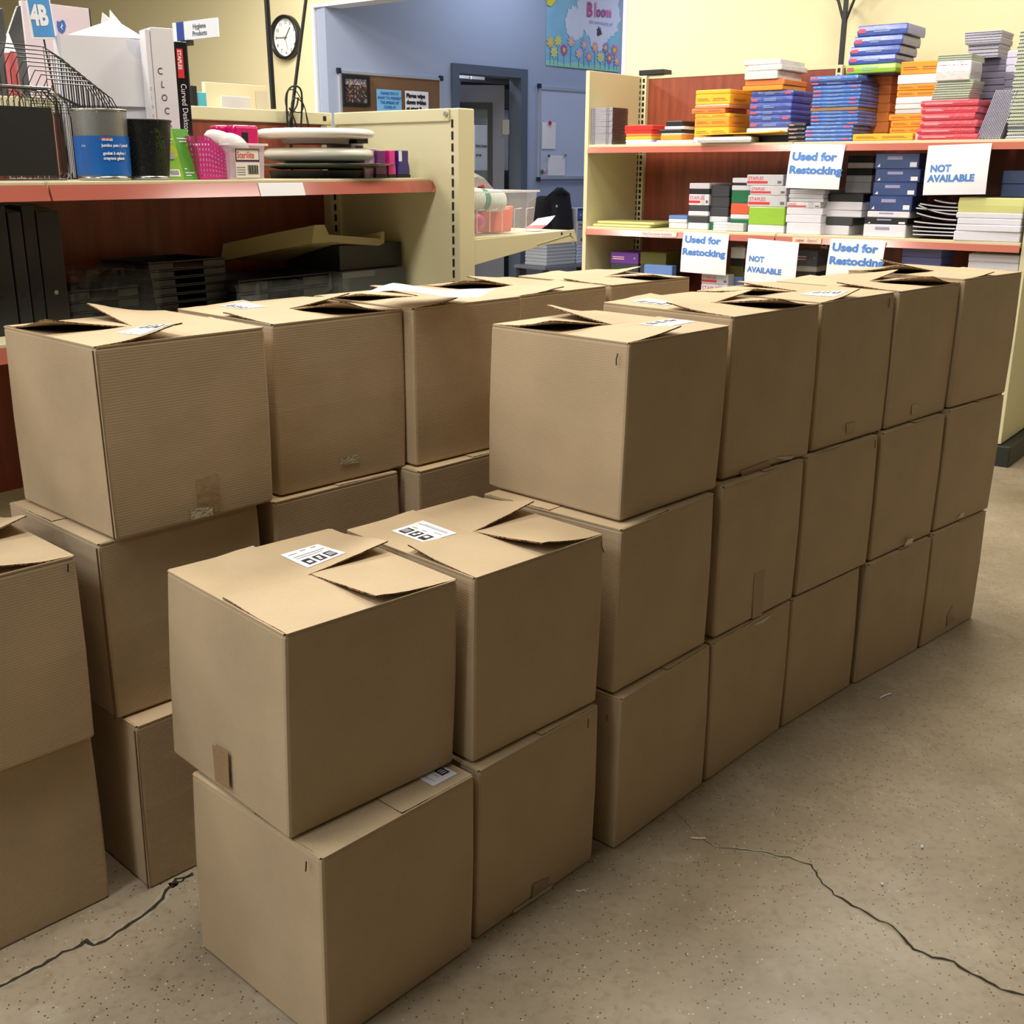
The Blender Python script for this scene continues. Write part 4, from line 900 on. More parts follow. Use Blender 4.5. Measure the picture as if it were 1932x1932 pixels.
up_ = nb_(MB().box(-.045, .006, .1, PTOP - .045, -GD + .007, -GD + .04), 'upright', CREAM)
mb = MB(); y = .3
while y < PTOP - .06: mb.box(-.026, -.016, y, y + .024, -GD + .0395, -GD + .042); y += .038
mb.build('slot_row', CREAMD, up_)
nb_(MB().box(-.038, -.024, PTOP - .028, PTOP - .012, -GD + .014, -GD + .016), 'rail_slot', CREAMD)
JX = GL.px(88, 345, 0)[0]
REDS = mat('terracotta_price_strip_near', (190, 104, 88), .14, coat=.7, var=.12, vscale=5)
for a, b in ((-LW, JX - .003), (JX + .003, -.0)):
    for z, dp, zf in ((SZ, .47, 0), (1.14, .50, .02), (.62, .50, .02), (.14, .50, .02)):
        s_ = nb_(MB().box(a, b, z - .026, z, -dp, -.002 + zf), 'shelf_board', CREAM, bevel=.003)
        mb = MB(); mb.hexa([(a, z - .047, zf), (b, z - .047, zf), (b, z - .047, zf + .016), (a, z - .047, zf + .016), (a, z - .009, zf), (b, z - .009, zf), (b, z - .009, zf + .004), (a, z - .009, zf + .004)])
        p = mb.build('price_strip', REDS, s_)
        if z == SZ and b > -.1:
            cap = MB().tube([(b - .004, z - .047, zf + .016), (b + .006, z - .030, zf + .014), (b + .002, z - .009, zf + .004)], .0022, 6).build('strip_end', mat('orange_clear_edge', (206, 110, 72), .2, coat=.6), s_)
x0, _ = GL.px(489, 360, .01); x1, _ = GL.px(573, 360, .01)  # white patch laid over the front of the price strip
o = MB().hexa([(x0, SZ - .0475, .0165), (x1, SZ - .0475, .0165), (x1, SZ - .0475, .0185), (x0, SZ - .0475, .0185), (x0, SZ - .010, .005), (x1, SZ - .010, .005), (x1, SZ - .010, .007), (x0, SZ - .010, .007)]).build('white_strip_patch', WHITE, None, GL.M()); tag(o, 'blank white slip in the price strip of the near shelf', 'label')
# rear-side shelf of the same unit
nb_(MB().box(-LW, .008, 1.585, 1.61, -GD - .42, -GD - .013), 'rear_shelf', CREAM, bevel=.003)
nb_(MB().box(-LW, .02, 0, .1, -GD - .4, .02), 'kick_base', mat('dark_green_black_base', (30, 36, 32), .5), bevel=.004)
# bracket shelf on the far side of the post
armx = PX1 + .001
a0 = GL.px(902, 452, .12); a1 = GL.px(1084, 433, .12); a2 = GL.px(1090, 455, .12); a3 = GL.px(902, 500, .12); a4 = GL.px(1030, 462, .12)
br = thing('bracket_shelf', GL.M(armx, 0, 0), 'cream bracket shelf jutting out beyond the shelf post, carrying a clear bin', 'shelf')
for zc in (.12, -.40):
    P = [(0, a3[1]), (a4[0] - armx, a4[1]), (a2[0] - armx, a2[1]), (a1[0] - armx, a1[1]), (0, a0[1])]
    mb = MB(); i = 0
    mb.loft([[(x, y, zc - .004) for x, y in P], [(x, y, zc) for x, y in P]], 0, True, True, True)
    arm = mb.build('bracket_arm', CREAM, br, bevel=.0015)
    if zc > 0:
        for hx, hy in (((a1[0] - armx) * .86, a1[1] - .012), ((a1[0] - armx) * .955, a1[1] - .018)):
            MB().lathe([(.0, .0006), (.006, .0006), (.006, 0)], 12, 0, 'z', (hx, hy, zc)).build('bolt_hole', CREAMD, arm)
        MB().tube([((a1[0] - armx) * .6, a1[1] - .046, zc), ((a1[0] - armx) * .95, a1[1] - .018, zc), ((a1[0] - armx) * .985, a1[1] - .03, zc), ((a1[0] - armx) * .985, a1[1] - .055, zc)], .0022, 6).build('pressed_rib', mat('cream_shade_metal', (186, 176, 132), .5), arm)
BX1 = a1[0] - armx
MB().box(0, BX1, a1[1] - .012, a1[1] - .003, -.40, .116).build('shelf_board', CREAM, br, bevel=.002)
AZ = a1[1] - .003
# clear bin with contents
CLR = mat('clear_plastic', (236, 238, 240), .08, trans=.0, alpha=.22, coat=.5)
CLRR = mat('frosted_rim', (238, 240, 244), .25, alpha=.75)
def tub(root, w0, w1, h, d0, d1, rim, m=CLR, mr=CLRR, th=.002):
    """open tub, w0/d0 at the base, w1/d1 at the rim, origin at base front-left"""
    def ring(w_, d, y, g=0): 
        ox = (w0 - w_) / 2 + g; oz = -(d0 - d) / 2 - g
        pts = [V((ox, y, oz)), V((ox + w_ - 2 * g, y, oz)), V((ox + w_ - 2 * g, y, oz - d + 2 * g)), V((ox, y, oz - d + 2 * g))]
        out = []
        for i in range(4):
            p, a, b = pts[i], pts[i - 1], pts[(i + 1) % 4]
            for j in range(4):
                t = j / 3; out.append(p + (a - p).normalized() * .016 * (1 - t) ** 2 + (b - p).normalized() * .016 * t ** 2)
        return out
    mb = MB(); mb.loft([ring(w0, d0, 0), ring(w1, d1, h)], 0, True, True, False); mb.build('tub_wall', m, root, smooth=False)
    mb = MB(); mb.loft([ring(w1, d1, h - .004), ring(w1 + rim * 2, d1 + rim * 2, h - .004), ring(w1 + rim * 2, d1 + rim * 2, h + .002), ring(w1, d1, h + .002), ring(w1, d1, h - .004)], 0); mb.build('rim', mr, root)
bx0 = PX1 + .030; bxr, _ = GL.px(1010, 430, .09); bh = GL.px(1015, 360, .09)[1] - AZ
wbin = bxr - bx0 - .01
bn = thing('storage_bin', GL.M(bx0, AZ + .001, .09), 'clear plastic bin of cups, pink and orange packs on the bracket shelf', 'storage bin')
tub(bn, wbin, wbin + .03, bh, .38, .40, .008)
for i in range(5):
    MB().tube([(wbin * (.06 + .2 * i), .012, .0015), (wbin * (.06 + .2 * i), bh * .58, .0025), (wbin * (.18 + .2 * i), bh * .60, .0025)], .0016, 6).build('moulded_rib', CLRR, bn)
def ball(mb, c, r, m=0, sx=1, sy=1, sz=1, seg=14, rings=9, jit=0, rd=random):
    R_ = []
    for a in range(rings + 1):
        ph = math.pi * a / rings; q = []
        for k in range(seg):
            th = 2 * math.pi * k / seg; j = 1 + (rd.random() - .5) * jit
            q.append((c[0] + r * sx * math.sin(ph) * math.cos(th) * j, c[1] + r * sy * math.cos(ph) * j, c[2] + r * sz * math.sin(ph) * math.sin(th) * j))
        R_.append(q)
    return mb.loft(R_, m)
PAPC = mat('paper_cup', (226, 232, 224), .5); GRNB = mat('green_cup_band', (90, 160, 130), .5)
rd = random.Random(4)
def cup_roll(x, y, z, n, ang, label):
    root = thing('paper_cup_stack', bn.matrix_world @ Matrix.Translation((x, y, z)) @ Matrix.Rotation(ang, 4, 'Z'), label, 'cup stack')
    for i in range(n):
        mb = MB(); mb.lathe([(.030, 0), (.038, .010), (.0405, .0115), (.0405, .0145), (.038, .0145)], 20, 0, 'x', (i * .0155, 0, 0)); mb.build('cup', GRNB if i in (n // 2, n // 2 + 1) else PAPC, root, smooth=True)
cup_roll(-.012, bh * .86, -.055, 15, -.06, 'roll of nested pale paper cups with green bands lying in the clear bin')
o = ball(MB(), (0, .045, 0), .05, 0, 1.15, .85, .9, jit=.12, rd=rd).build('pink_bag', mat('pink_film_bag', (214, 60, 130), .25, coat=.6, bump=.5, bscale=60), None, bn.matrix_world @ Matrix.Translation((.085, .004, -.07)), smooth=True); tag(o, 'crumpled hot pink bag at the bottom of the clear bin', 'bag')
o = MB().hexa([(0, 0, 0), (.11, 0, 0), (.11, 0, -.12), (0, 0, -.12), (.01, .085, 0), (.125, .095, 0), (.12, .09, -.12), (.01, .085, -.12)]).build('orange_pack', mat('coral_pack', (236, 112, 92), .4), None, bn.matrix_world @ Matrix.Translation((.185, .004, -.05)), bevel=.006); tag(o, 'coral orange pack at the right of the clear bin', 'pack')
o = ball(MB(), (0, .02, 0), .02, 0, 1, 1, 1).build('blue_ball', mat('turquoise_ball', (90, 190, 214), .4), None, bn.matrix_world @ Matrix.Translation((.022, .05, -.03)), smooth=True); tag(o, 'small turquoise ball at the left of the clear bin', 'ball')
o = MB().hexa([(0, 0, 0), (.20, 0, 0), (.20, 0, -.05), (0, 0, -.05), (0, .10, 0), (.05, .10, 0), (.05, .10, -.05), (0, .10, -.05)]).build('beige_pouch', mat('beige_pouch', (176, 156, 140), .4, coat=.3, bump=.4, bscale=50), None, bn.matrix_world @ Matrix.Translation((.10, .09, -.18)), bevel=.008); tag(o, 'beige pouch sloping behind the cups in the clear bin', 'pouch')
pts = [(0, .0, 0), (.05, .03, 0), (.12, .035, 0), (.19, .012, 0), (.25, -.03, 0), (.31, -.07, 0)]
mb = MB(); mb.loft([[(x, y + dy, z) for (x, y, _) in pts] for dy, z in ((0, 0), (.004, -.03), (.004, -.12), (.0, -.16))], 0, closed=False)
o = mb.build('clear_lid', mat('clear_sheet', (226, 232, 240), .1, alpha=.5, coat=.6), None, bn.matrix_world @ Matrix.Translation((.0, bh + .035, -.10))); tag(o, 'bent clear plastic sheet arching over the clear bin', 'plastic sheet')
md = o.modifiers.new('t', 'SOLIDIFY'); md.thickness = .002
o = MB().tube([(0, 0, 0), (.09, .055, -.03)], .006, 8).build('wooden_stick', mat('wood_stick', (200, 160, 110), .6), None, bn.matrix_world @ Matrix.Translation((.07, bh + .0, -.12))); tag(o, 'wooden stick poking out of the clear bin', 'stick')
o = MB().box(0, .13, 0, .07, -.02, 0).build('black_folder', BLKP, None, bn.matrix_world @ Matrix.Translation((.0, bh - .015, -.17)), bevel=.003); tag(o, 'black folder at the back of the clear bin', 'folder')
o = MB().box(0, .035, 0, .012, -.03, 0).build('orange_clip', mat('orange_plastic', (232, 106, 60), .4), None, bn.matrix_world @ Matrix.Translation((-.005, bh + .045, -.10)), bevel=.004); tag(o, 'small orange clip on top of the clear bin', 'clip')
o = MB().box(0, .018, 0, .055, -.02, 0).build('red_bottle', mat('dark_red_plastic', (150, 28, 34), .4), None, bn.matrix_world @ Matrix.Translation((.205, bh - .03, -.10)) @ Matrix.Rotation(.6, 4, 'Z'), bevel=.003); tag(o, 'dark red stick leaning in the clear bin', 'marker')
cx_, cy_ = GL.px(1010, 433, .06)
cr = thing('folded_card', GL.M(cx_, AZ + .0012, .06), 'folded white card with a red stripe on the end of the bracket shelf', 'card')
f3 = lambda a, b: V((a * .105, .055 * a ** 1.8 * (1 - .25 * b) + .002, -b * .085 + a * .02))
MB().grid(f3, 10, 4, 0, .001).build('card_sheet', WHITE, cr)
MB().grid(lambda a, b: f3(.32 + .25 * a, b) + V((-.0012, .0015, .0004)), 4, 4, 0).build('red_stripe', RED, cr)

# ------------------------------------------------------------------ things on the near shelf
def gx(u, v, z): return GL.px(u, v, z)
WIRE = mat('dark_wire', (64, 64, 66), .3, metal=.8); WIREK = mat('black_wire', (34, 34, 36), .35, metal=.5)
def oct_loop(x0, x1, y0, y1, cl, cr_, cb, r, mb, z=0, m=0):
    pts = [(x0 + cl, y1), (x1 - cr_, y1), (x1, y1 - cr_ * 1.0), (x1, y0 + cb), (x1 - cb, y0), (x0 + cb, y0), (x0, y0 + cb), (x0, y1 - cl * 1.3)]
    return mb.tube([(x, y, z) for x, y in pts], r, 6, m, closed=True)
for i in range(10):                      # nested large wire sorters
    z = -.318 + i * .0165
    xa = gx(-4 + i * 10.5, 200, z)[0]; xb = gx(150 + i * 9, 200, z)[0]; yt = gx(60, 87 + i * 7.6, z)[1]
    root = thing('wire_sorter', GL.M(xa, SZ + .001, z), 'large octagonal wire sorter on the near shelf, %s of ten nested' % (['rearmost', 'second', 'third', 'fourth', 'fifth', 'sixth', 'seventh', 'eighth', 'ninth', 'frontmost'][i]), 'wire sorter', 'nested wire sorters')
    mb = MB(); w_ = xb - xa; h = yt - SZ - .001
    mb.tube([(x, y, 0) for x, y in ((.012, .0025), (0, .02), (0, h - .035), (.022, h), (w_ * .62, h), (w_ * .86, h - .03), (w_, h - .085), (w_, .02), (w_ - .012, .0025))], .0016, 6, 0, closed=True)
    mb.build('outer_frame', WIRE, root)
    mb = MB()
    for q in range(4): mb.tube([(w_ * (.62 + .1 * q), .003, 0), (w_ * (.62 + .1 * q), h - [0.0, .012, .028, .062][q], 0)], .0011, 5)
    mb.build('upright_wires', WIREK, root)
    MB().tube([(.0, h * .70, 0), (w_ * .55, h * .70, 0), (w_, h * .58, 0)], .0011, 5).build('cross_wire', WIREK, root)
MESHB = mat('fine_black_mesh', (12, 11, 11), .5, bump=.2, bscale=400)
for i in range(9):                       # small front hoops
    z = -.06 - i * .006
    root = None
    xa = gx(-8 + i * 11, 200, z)[0]; xb = xa + .075; yt = gx(40, 166 + i * .9, z)[1]; h = yt - SZ - .001
    mb = MB().tube([(0, .0025, 0), (0, h - .03, 0), (.022, h, 0), (.05, h, 0), (.07, h - .025, 0), (.075, h - .06, 0), (.075, .0025, 0)], .0014, 6)
    o = mb.build('wire_divider', STEEL if i % 2 else WIRE, None, GL.M(xa, SZ + .001, z)); tag(o, 'small wire divider hoop above the black mesh tray, %s from the left' % ORD[max(i, 1)].replace('bottom', 'first') if i else 'small wire divider hoop above the black mesh tray, leftmost', 'wire divider', 'wire divider hoops')
for i in range(3):
    z = -.010 - i * .014
    xb = gx(134 - i * 9, 300, z)[0]; xa = gx(-60, 300, z)[0]; yt = gx(80, 166 + i * 2, z)[1]; h = yt - SZ - .001
    root = thing('mesh_tray', GL.M(xa, SZ + .001, z), 'black mesh letter tray on end with steel wire rim, %s of three' % ['front', 'middle', 'rear'][i], 'letter tray', 'nested mesh trays')
    mb = MB(); oct_loop(0, xb - xa, .0026, h, .02, .035, .018, .0022, mb); mb.build('wire_rim', STEEL if i == 0 else WIRE, root)
    if i == 0:
        xm = gx(109, 300, z)[0] - xa; ym = gx(60, 203, z)[1] - SZ
        MB().box(.004, xm, .012, ym, -.006, -.004).build('mesh_panel', MESHB, root)
# mesh pencil cups
def mesh_mat(name, c):
    m, nt, b = node_mat(name); b.inputs['Base Color'].default_value = rgb(c); b.inputs['Metallic'].default_value = .7; b.inputs['Roughness'].default_value = .4
    tc = nt.nodes.new('ShaderNodeTexCoord'); w1 = nt.nodes.new('ShaderNodeTexVoronoi'); w1.inputs['Scale'].default_value = 330
    nt.links.new(tc.outputs['Object'], w1.inputs['Vector']); mt = nt.nodes.new('ShaderNodeMath'); mt.operation = 'GREATER_THAN'; mt.inputs[1].default_value = .36
    nt.links.new(w1.outputs['Distance'], mt.inputs[0]); a = nt.nodes.new('ShaderNodeMath'); a.operation = 'MULTIPLY_ADD'; a.inputs[1].default_value = .3; a.inputs[2].default_value = .7
    nt.links.new(mt.outputs[0], a.inputs[0]); nt.links.new(a.outputs[0], b.inputs['Alpha']); return m
def cup(u0, u1, vb, vt, z, taper, m, mr, mbm, label, name='pencil_cup'):
    xa, _ = gx(u0, vt, z); xb, yt = gx(u1, vt, z); r1 = (xb - xa) / 2; r0 = r1 * taper; h = yt - SZ - .001
    root = thing(name, GL.M((xa + xb) / 2, SZ + .001, z, R(-34)), label, 'pencil cup')
    MB().lathe([(r0, .008), (r0 + (r1 - r0) * .5, h * .5), (r1, h - .004)], 40).build('mesh_wall', m, root, smooth=True)
    MB().lathe([(r1 - .0015, h - .005), (r1 + .0015, h - .005), (r1 + .002, h - .001), (r1, h), (r1 - .0015, h - .003)], 40).build('rim', mr, root, smooth=True)
    MB().lathe([(0, .001), (r0 - .001, 0), (r0 + .001, .002), (r0 + .001, .010), (r0 - .001, .010), (0, .003)], 40).build('base', mbm, root, smooth=True)
    return root, r0, r1, h
SILM = mesh_mat('silver_mesh', (150, 152, 150)); BLKM = mesh_mat('black_mesh', (40, 42, 42))
root, r0, r1, h = cup(141, 229, 337, 209, -.085, .97, SILM, STEEL, STEEL, 'silver mesh pencil cup with a bright blue wrap label')
BLB = mat('cup_blue_label', (20, 96, 182), .4)
def band(f0, f1, y0, y1, ex, m, name, par, z=0):
    mb = MB(); mb.grid(lambda a, b: V(((r0 + (r1 - r0) * b * .7 + ex) * math.sin(f0 + (f1 - f0) * a), y0 + (y1 - y0) * b, (r0 + (r1 - r0) * b * .7 + ex) * math.cos(f0 + (f1 - f0) * a))), 24, 2); return mb.build(name, m, par, smooth=True)
lb = band(-1.75, 1.75, h * .07, h * .62, .0018, BLB, 'blue_label', root)
def curved_text(s, cx_, y, size, m, par, rr_, bold=0):
    o = text(par, s, 0, 0, size, m, 0, bold=bold)
    for v in o.data.vertices:
        a = (v.co.x + cx_) / rr_; v.co = (rr_ * math.sin(a), v.co.y + y, rr_ * math.cos(a))
    return o
rr_ = r1 + .0022
t_ = band(-.02 , .42, h * .545, h * .60, .0024, RED, 'red_tag', root)
curved_text('STAPLES', .002, h * .552, .0075, WHITE, root, rr_ + .0006, .0003)
curved_text('jumbo pen / pencil', .0, h * .47, .0105, WHITE, root, rr_, .0004); curved_text('godet à stylos /', .002, h * .36, .0105, WHITE, root, rr_, .0004); curved_text('crayons géant', .002, h * .29, .0105, WHITE, root, rr_, .0004)
curved_text('cup', -.055, h * .47, .009, WHITE, root, rr_)
cup(229, 312, 337, 228, -.07, .80, BLKM, BLKP, STEEL, 'small black mesh pencil cup beside the blue labelled one')
# green pack leaning back
z = -.05; P = [gx(*p, z) for p in ((314, 336), (383, 336), (366, 243), (312, 242))]
G1 = mat('lime_card', (128, 178, 40), .4); G2 = mat('green_card', (86, 158, 50), .4)
ox, w_ = P[0][0], P[1][0] - P[0][0]; h = P[3][1] - SZ - .001; ins = P[1][0] - P[2][0]
root = thing('green_pack', GL.M(ox, SZ + .001, z), 'lime and green card pack standing between black cup and pink basket', 'pack')
gq = lambda a, b: (a * w_ + (P[3][0] - P[0][0] + 0) * b * (1 - a) - ins * b * a, b * h, -.035 * b)
def gpatch(a0, a1, b0, b1, m, nm, dz=.0015):
    q = [gq(a0, b0), gq(a1, b0), gq(a1, b1), gq(a0, b1)]
    return MB().face([(x, y, zz_ + dz) for x, y, zz_ in q]).build(nm, m, root)
MB().hexa([gq(0, 0), gq(1, 0), (w_, 0, -.045), (0, 0, -.045), gq(0, 1), gq(1, 1), (gq(1, 1)[0], h, -.05), (gq(0, 1)[0], h, -.05)]).build('card_body', G1, root)
gpatch(.5, 1, 0, 1, G2, 'dark_green_half', .0008)
mb = MB(); c_ = gq(.24, .50); mb.lathe([(0, .0), (w_ * .2, 0)], 24, 0, 'z', (c_[0], c_[1], c_[2] + .002)); mb.build('glow_spot', mat('yellow_green_spot', (190, 206, 60), .5), root)
gpatch(.14, .34, .40, .60, mat('grey_picture', (160, 160, 150), .5), 'product_picture', .0032); gpatch(.04, .12, .93, .97, RED, 'red_tag'); gpatch(.10, .40, .06, .20, WHITE, 'barcode_field')
mb = MB()
for q in range(7):
    v4 = [gq(.13 + .035 * q, .09), gq(.145 + .035 * q, .09), gq(.145 + .035 * q, .18), gq(.13 + .035 * q, .18)]; mb.face([(x, y, zz_ + .0024) for x, y, zz_ in v4])
mb.build('barcode', BLACK, root)
mb = MB()
for (a0, a1, b0) in ((.05, .40, .78), (.05, .34, .72), (.05, .2, .66), (.55, .85, .80), (.6, .85, .74), (.55, .8, .12), (.55, .7, .07), (.55, .62, .20)):
    v4 = [gq(a0, b0), gq(a1, b0), gq(a1, b0 + .022), gq(a0, b0 + .022)]; mb.face([(x, y, zz_ + .0024) for x, y, zz_ in v4])
mb.build('print_lines', WHITE, root)
# white cartons at the back
WBX = mat('white_carton', (214, 214, 226), .55, var=.06, vscale=5); WBS = mat('white_carton_side', (222, 218, 222), .5)
def bx(u0, u1, vt, z, d, m, name, label, cat='box', rz=0, bevel=.002, base=SZ, ry=0):
    xa, _ = gx(u0, 260, z); c_, s_ = math.cos(ry), math.sin(ry)
    F2 = Frame(GL.P(xa, 0, z), GL.X * c_ - GL.Z * s_, UP, GL.Z * c_ + GL.X * s_)
    xb, _ = F2.px(u1, 260); _, yt = F2.px((u0 + u1) / 2, vt)
    root = thing(name, GL.M(xa, base + .001, z, ry, rz), label, cat); w_, h = xb, yt - base - .001
    MB().box(0, w_, 0, h, -d, 0).build('box_body', m, root, bevel=bevel); return root, w_, h
root, w_, h = bx(129, 289, 72, -.408, .072, WBX, 'white_carton', 'large scuffed white carton with torn top flaps behind the wire sorters', ry=R(-20))
mb = MB(); mb.grid(lambda a, b: V((w_ * (.02 + .96 * a), h * (.52 + .48 * b) + .001, .002 + .010 * (1 - b) * (1 - b) + .003 * math.sin(a * 5))), 10, 5); o = mb.build('folded_flap', WBS, root); md = o.modifiers.new('t', 'SOLIDIFY'); md.thickness = .003
mb = MB(); mb.face([(w_ * .12, h, -.01), (w_ * .60, h + .045, -.05), (w_ * .74, h + .052, -.06), (w_ * .98, h + .01, -.02), (w_ * .95, h, .0)]); o = mb.build('torn_flap', WBS, root); md = o.modifiers.new('t', 'SOLIDIFY'); md.thickness = .003
mb = MB(); mb.face([(w_ * .55, h + .03, -.06), (w_ * .60, h + .075, -.07), (w_ * .68, h + .060, -.07), (w_ * .70, h + .085, -.08), (w_ * .82, h + .05, -.08), (w_ * .80, h + .01, -.06)]); o = mb.build('torn_paper', mat('torn_clear_paper', (226, 226, 226), .4, coat=.4), root); md = o.modifiers.new('t', 'SOLIDIFY'); md.thickness = .001
MB().box(w_ * .955, w_ * .985, h * .02, h * .40, .0001, .001).build('open_gap', CREAMD, root)
MB().box(w_ * .962, w_ * .99, h * .62, h * .84, .0145, .0155).build('open_gap', CREAMD, root)
root, w_, h = bx(290, 299, 56, -.250, .06, WBS, 'thin_white_box', 'thin white box with faint pen letters between two white cartons', ry=R(-20))
for k, c_ in enumerate('CLOCK'): text(root, c_, w_ * .15, h * (.60 - .06 * k), .012, mat('faint_pen', (120, 110, 110), .6), .0012, sx=.6)
root, w_, h = bx(300, 342, 54, -.245, .08, WBS, 'clock_box', 'white box with CLOCK handwritten down its narrow face', ry=R(-20))
for k, (c_, dx) in enumerate(zip('CLOCK', (.16, .26, .24, .32, .42))): text(root, c_, w_ * dx, h * (.70 - .087 * k), .026, BLACK, .0012, sx=.85, rot=-.08)
root, w_, h = bx(343, 365, 80, -.232, .08, mat('black_carton', (24, 22, 24), .35, coat=.2), 'copy_holder_box', 'black box with white lettering down its spine beside the CLOCK box', ry=R(-20))
MB().box(w_ * .10, w_ * .62, h * .74, h * .95, .0001, .001).build('red_tag', RED, root)
text(root, 'STAPLES', w_ * .18, h * .94, .0145, WHITE, .0016, rot=-math.pi / 2, bold=.0004)
text(root, 'Curved Desktop Copy Holder', w_ * .26, h * .70, .0235, WHITE, .0012, rot=-math.pi / 2, sx=.86)
# pink perforated basket
z = -.04; xa, _ = gx(378, 330, z); xb, _ = gx(434, 330, z); hp = gx(380, 258, z)[1] - SZ
PINK = mat('magenta_plastic', (198, 44, 130), .35, coat=.3)
root = thing('perforated_basket', GL.M(xa, SZ + .001, z), 'magenta perforated basket with a sloping rim on the near shelf', 'basket')
w_ = xb - xa
def lattice(name, fn, nu, nv, hole=.5):
    mb = MB()
    for i in range(nu):
        for j in range(nv):
            a0, a1, b0, b1 = i / nu, (i + 1) / nu, j / nv, (j + 1) / nv; ma, m_ = (a1 - a0) * (1 - hole) / 2, (b1 - b0) * (1 - hole) / 2
            o_ = [(a0, b0), (a1, b0), (a1, b1), (a0, b1)]; ii = [(a0 + ma, b0 + m_), (a1 - ma, b0 + m_), (a1 - ma, b1 - m_), (a0 + ma, b1 - m_)]
            for k in range(4): mb.face([fn(*o_[k]), fn(*o_[(k + 1) % 4]), fn(*ii[(k + 1) % 4]), fn(*ii[k])])
    o = mb.build(name, PINK, root); md = o.modifiers.new('t', 'SOLIDIFY'); md.thickness = .0016; return o
top = lambda a: hp * (1 - .42 * max(0, min(1, (a - .35) / .65)))
lattice('front_wall', lambda a, b: (a * w_, .004 + (top(a) - .004) * b, 0), 10, 8)
lattice('left_wall', lambda a, b: (-.012 * b, .004 + (hp - .004) * b, -.16 * a), 12, 8)
lattice('back_wall', lambda a, b: (a * w_, .004 + (hp - .004) * b, -.16), 8, 8)
MB().box(0, w_, 0, .004, -.16, 0).build('base', PINK, root)
# clear sterile bin with a label
z = -.02; xa, _ = gx(437, 330, z); xb, _ = gx(502, 330, z); hb = gx(470, 273, z)[1] - SZ
root = thing('label_bin', GL.M(xa, SZ + .001, z), 'small clear bin with a red and white label beside the magenta basket', 'storage bin')
FROST = mat('frosted_plastic', (226, 214, 224), .2, alpha=.55, coat=.4)
tub(root, xb - xa, xb - xa + .006, hb, .15, .16, .008, FROST, mat('white_rim', (240, 226, 232), .3))
w_ = xb - xa; lw0, lw1 = w_ * .12, w_ * .80
MB().box(lw0, lw1, hb * .04, hb * .88, .002, .0032).build('label', mat('cream_label', (232, 226, 214), .5), root, bevel=.0005)
MB().box(lw0, lw1, hb * .50, hb * .88, .0034, .0042).build('purple_band', mat('purple_print', (70, 36, 96), .5), root)
MB().box(lw0 + .003, lw1 - .003, hb * .55, hb * .83, .0044, .0052).build('white_pill', mat('cream_label', (232, 226, 214), .5), root, bevel=.002)
text(root, 'Sterilite', lw0 + .0035, hb * .60, hb * .27, RED, .0058, bold=.0003, sx=.78)
mb = MB()
for q in range(12): mb.box(lw0 + w_ * (.34 + .025 * q), lw0 + w_ * (.34 + .025 * q + (.014 if q % 3 else .008)), hb * .14, hb * .40, .0034, .0042)
mb.build('barcode', BLACK, root)
mb = MB(); [mb.box(lw0 + .003, lw0 + w_ * .26, hb * (.12 + .07 * q), hb * (.14 + .07 * q), .0034, .0040) for q in range(4)]; mb.build('small_print', GREYT, root)
# things in the basket and bin
def pod(x0, x1, y0, y1, z, m, name, label, cat, rz=0, sz=.8):
    xa, ya = gx(x0, y1, z); xb, yb = gx(x1, y0, z); c = ((xa + xb) / 2, (ya + yb) / 2)
    mb = MB(); R_ = []
    for a in range(13):
        t = a / 12; r = (max(0, math.sin(math.pi * t)) ** .45) * (yb - ya) / 2 + .0001
        R_.append([((t - .5) * (xb - xa), r * math.cos(2 * math.pi * k / 16), r * sz * math.sin(2 * math.pi * k / 16)) for k in range(16)])
    mb.loft(R_); o = mb.build(name, m, None, GL.M(c[0], c[1], z, 0, rz), smooth=True); return tag(o, label, cat)
WG = mat('white_gloss_plastic', (236, 232, 230), .2, coat=.6); HP = mat('hot_pink_gloss', (204, 24, 96), .2, coat=.5)
pod(386, 452, 249, 284, -.07, WG, 'white_dispenser', 'white rounded dispenser lying in the magenta basket', 'dispenser', -.25)
o = pod(420, 470, 256, 296, -.06, WG, 'white_dispenser', 'white rounded dispenser with a pink seam in the clear bin', 'dispenser', -.5)
def slab(u0, u1, v0, v1, z, d, m, name, label, cat, bev=.008, rz=0):
    xa, ya = gx(u0, v1, z); xb, yb = gx(u1, v0, z)
    o = MB().box(0, xb - xa, 0, yb - ya, -d, 0).build(name, m, None, GL.M(xa, ya, z, 0, rz), bevel=bev, seg=3); return tag(o, label, cat)
slab(414, 447, 238, 292, -.14, .04, HP, 'pink_case', 'hot pink case behind the white dispensers', 'case')
slab(446, 488, 238, 300, -.10, .05, mat('pink_clear', (206, 20, 104), .12, coat=.8), 'pink_case', 'glossy hot pink case with a dark insert, above the clear bin', 'case')
slab(458, 468, 250, 268, -.098, .004, BLKP, 'dark_insert', 'small dark insert on the glossy pink case', 'insert', .001)
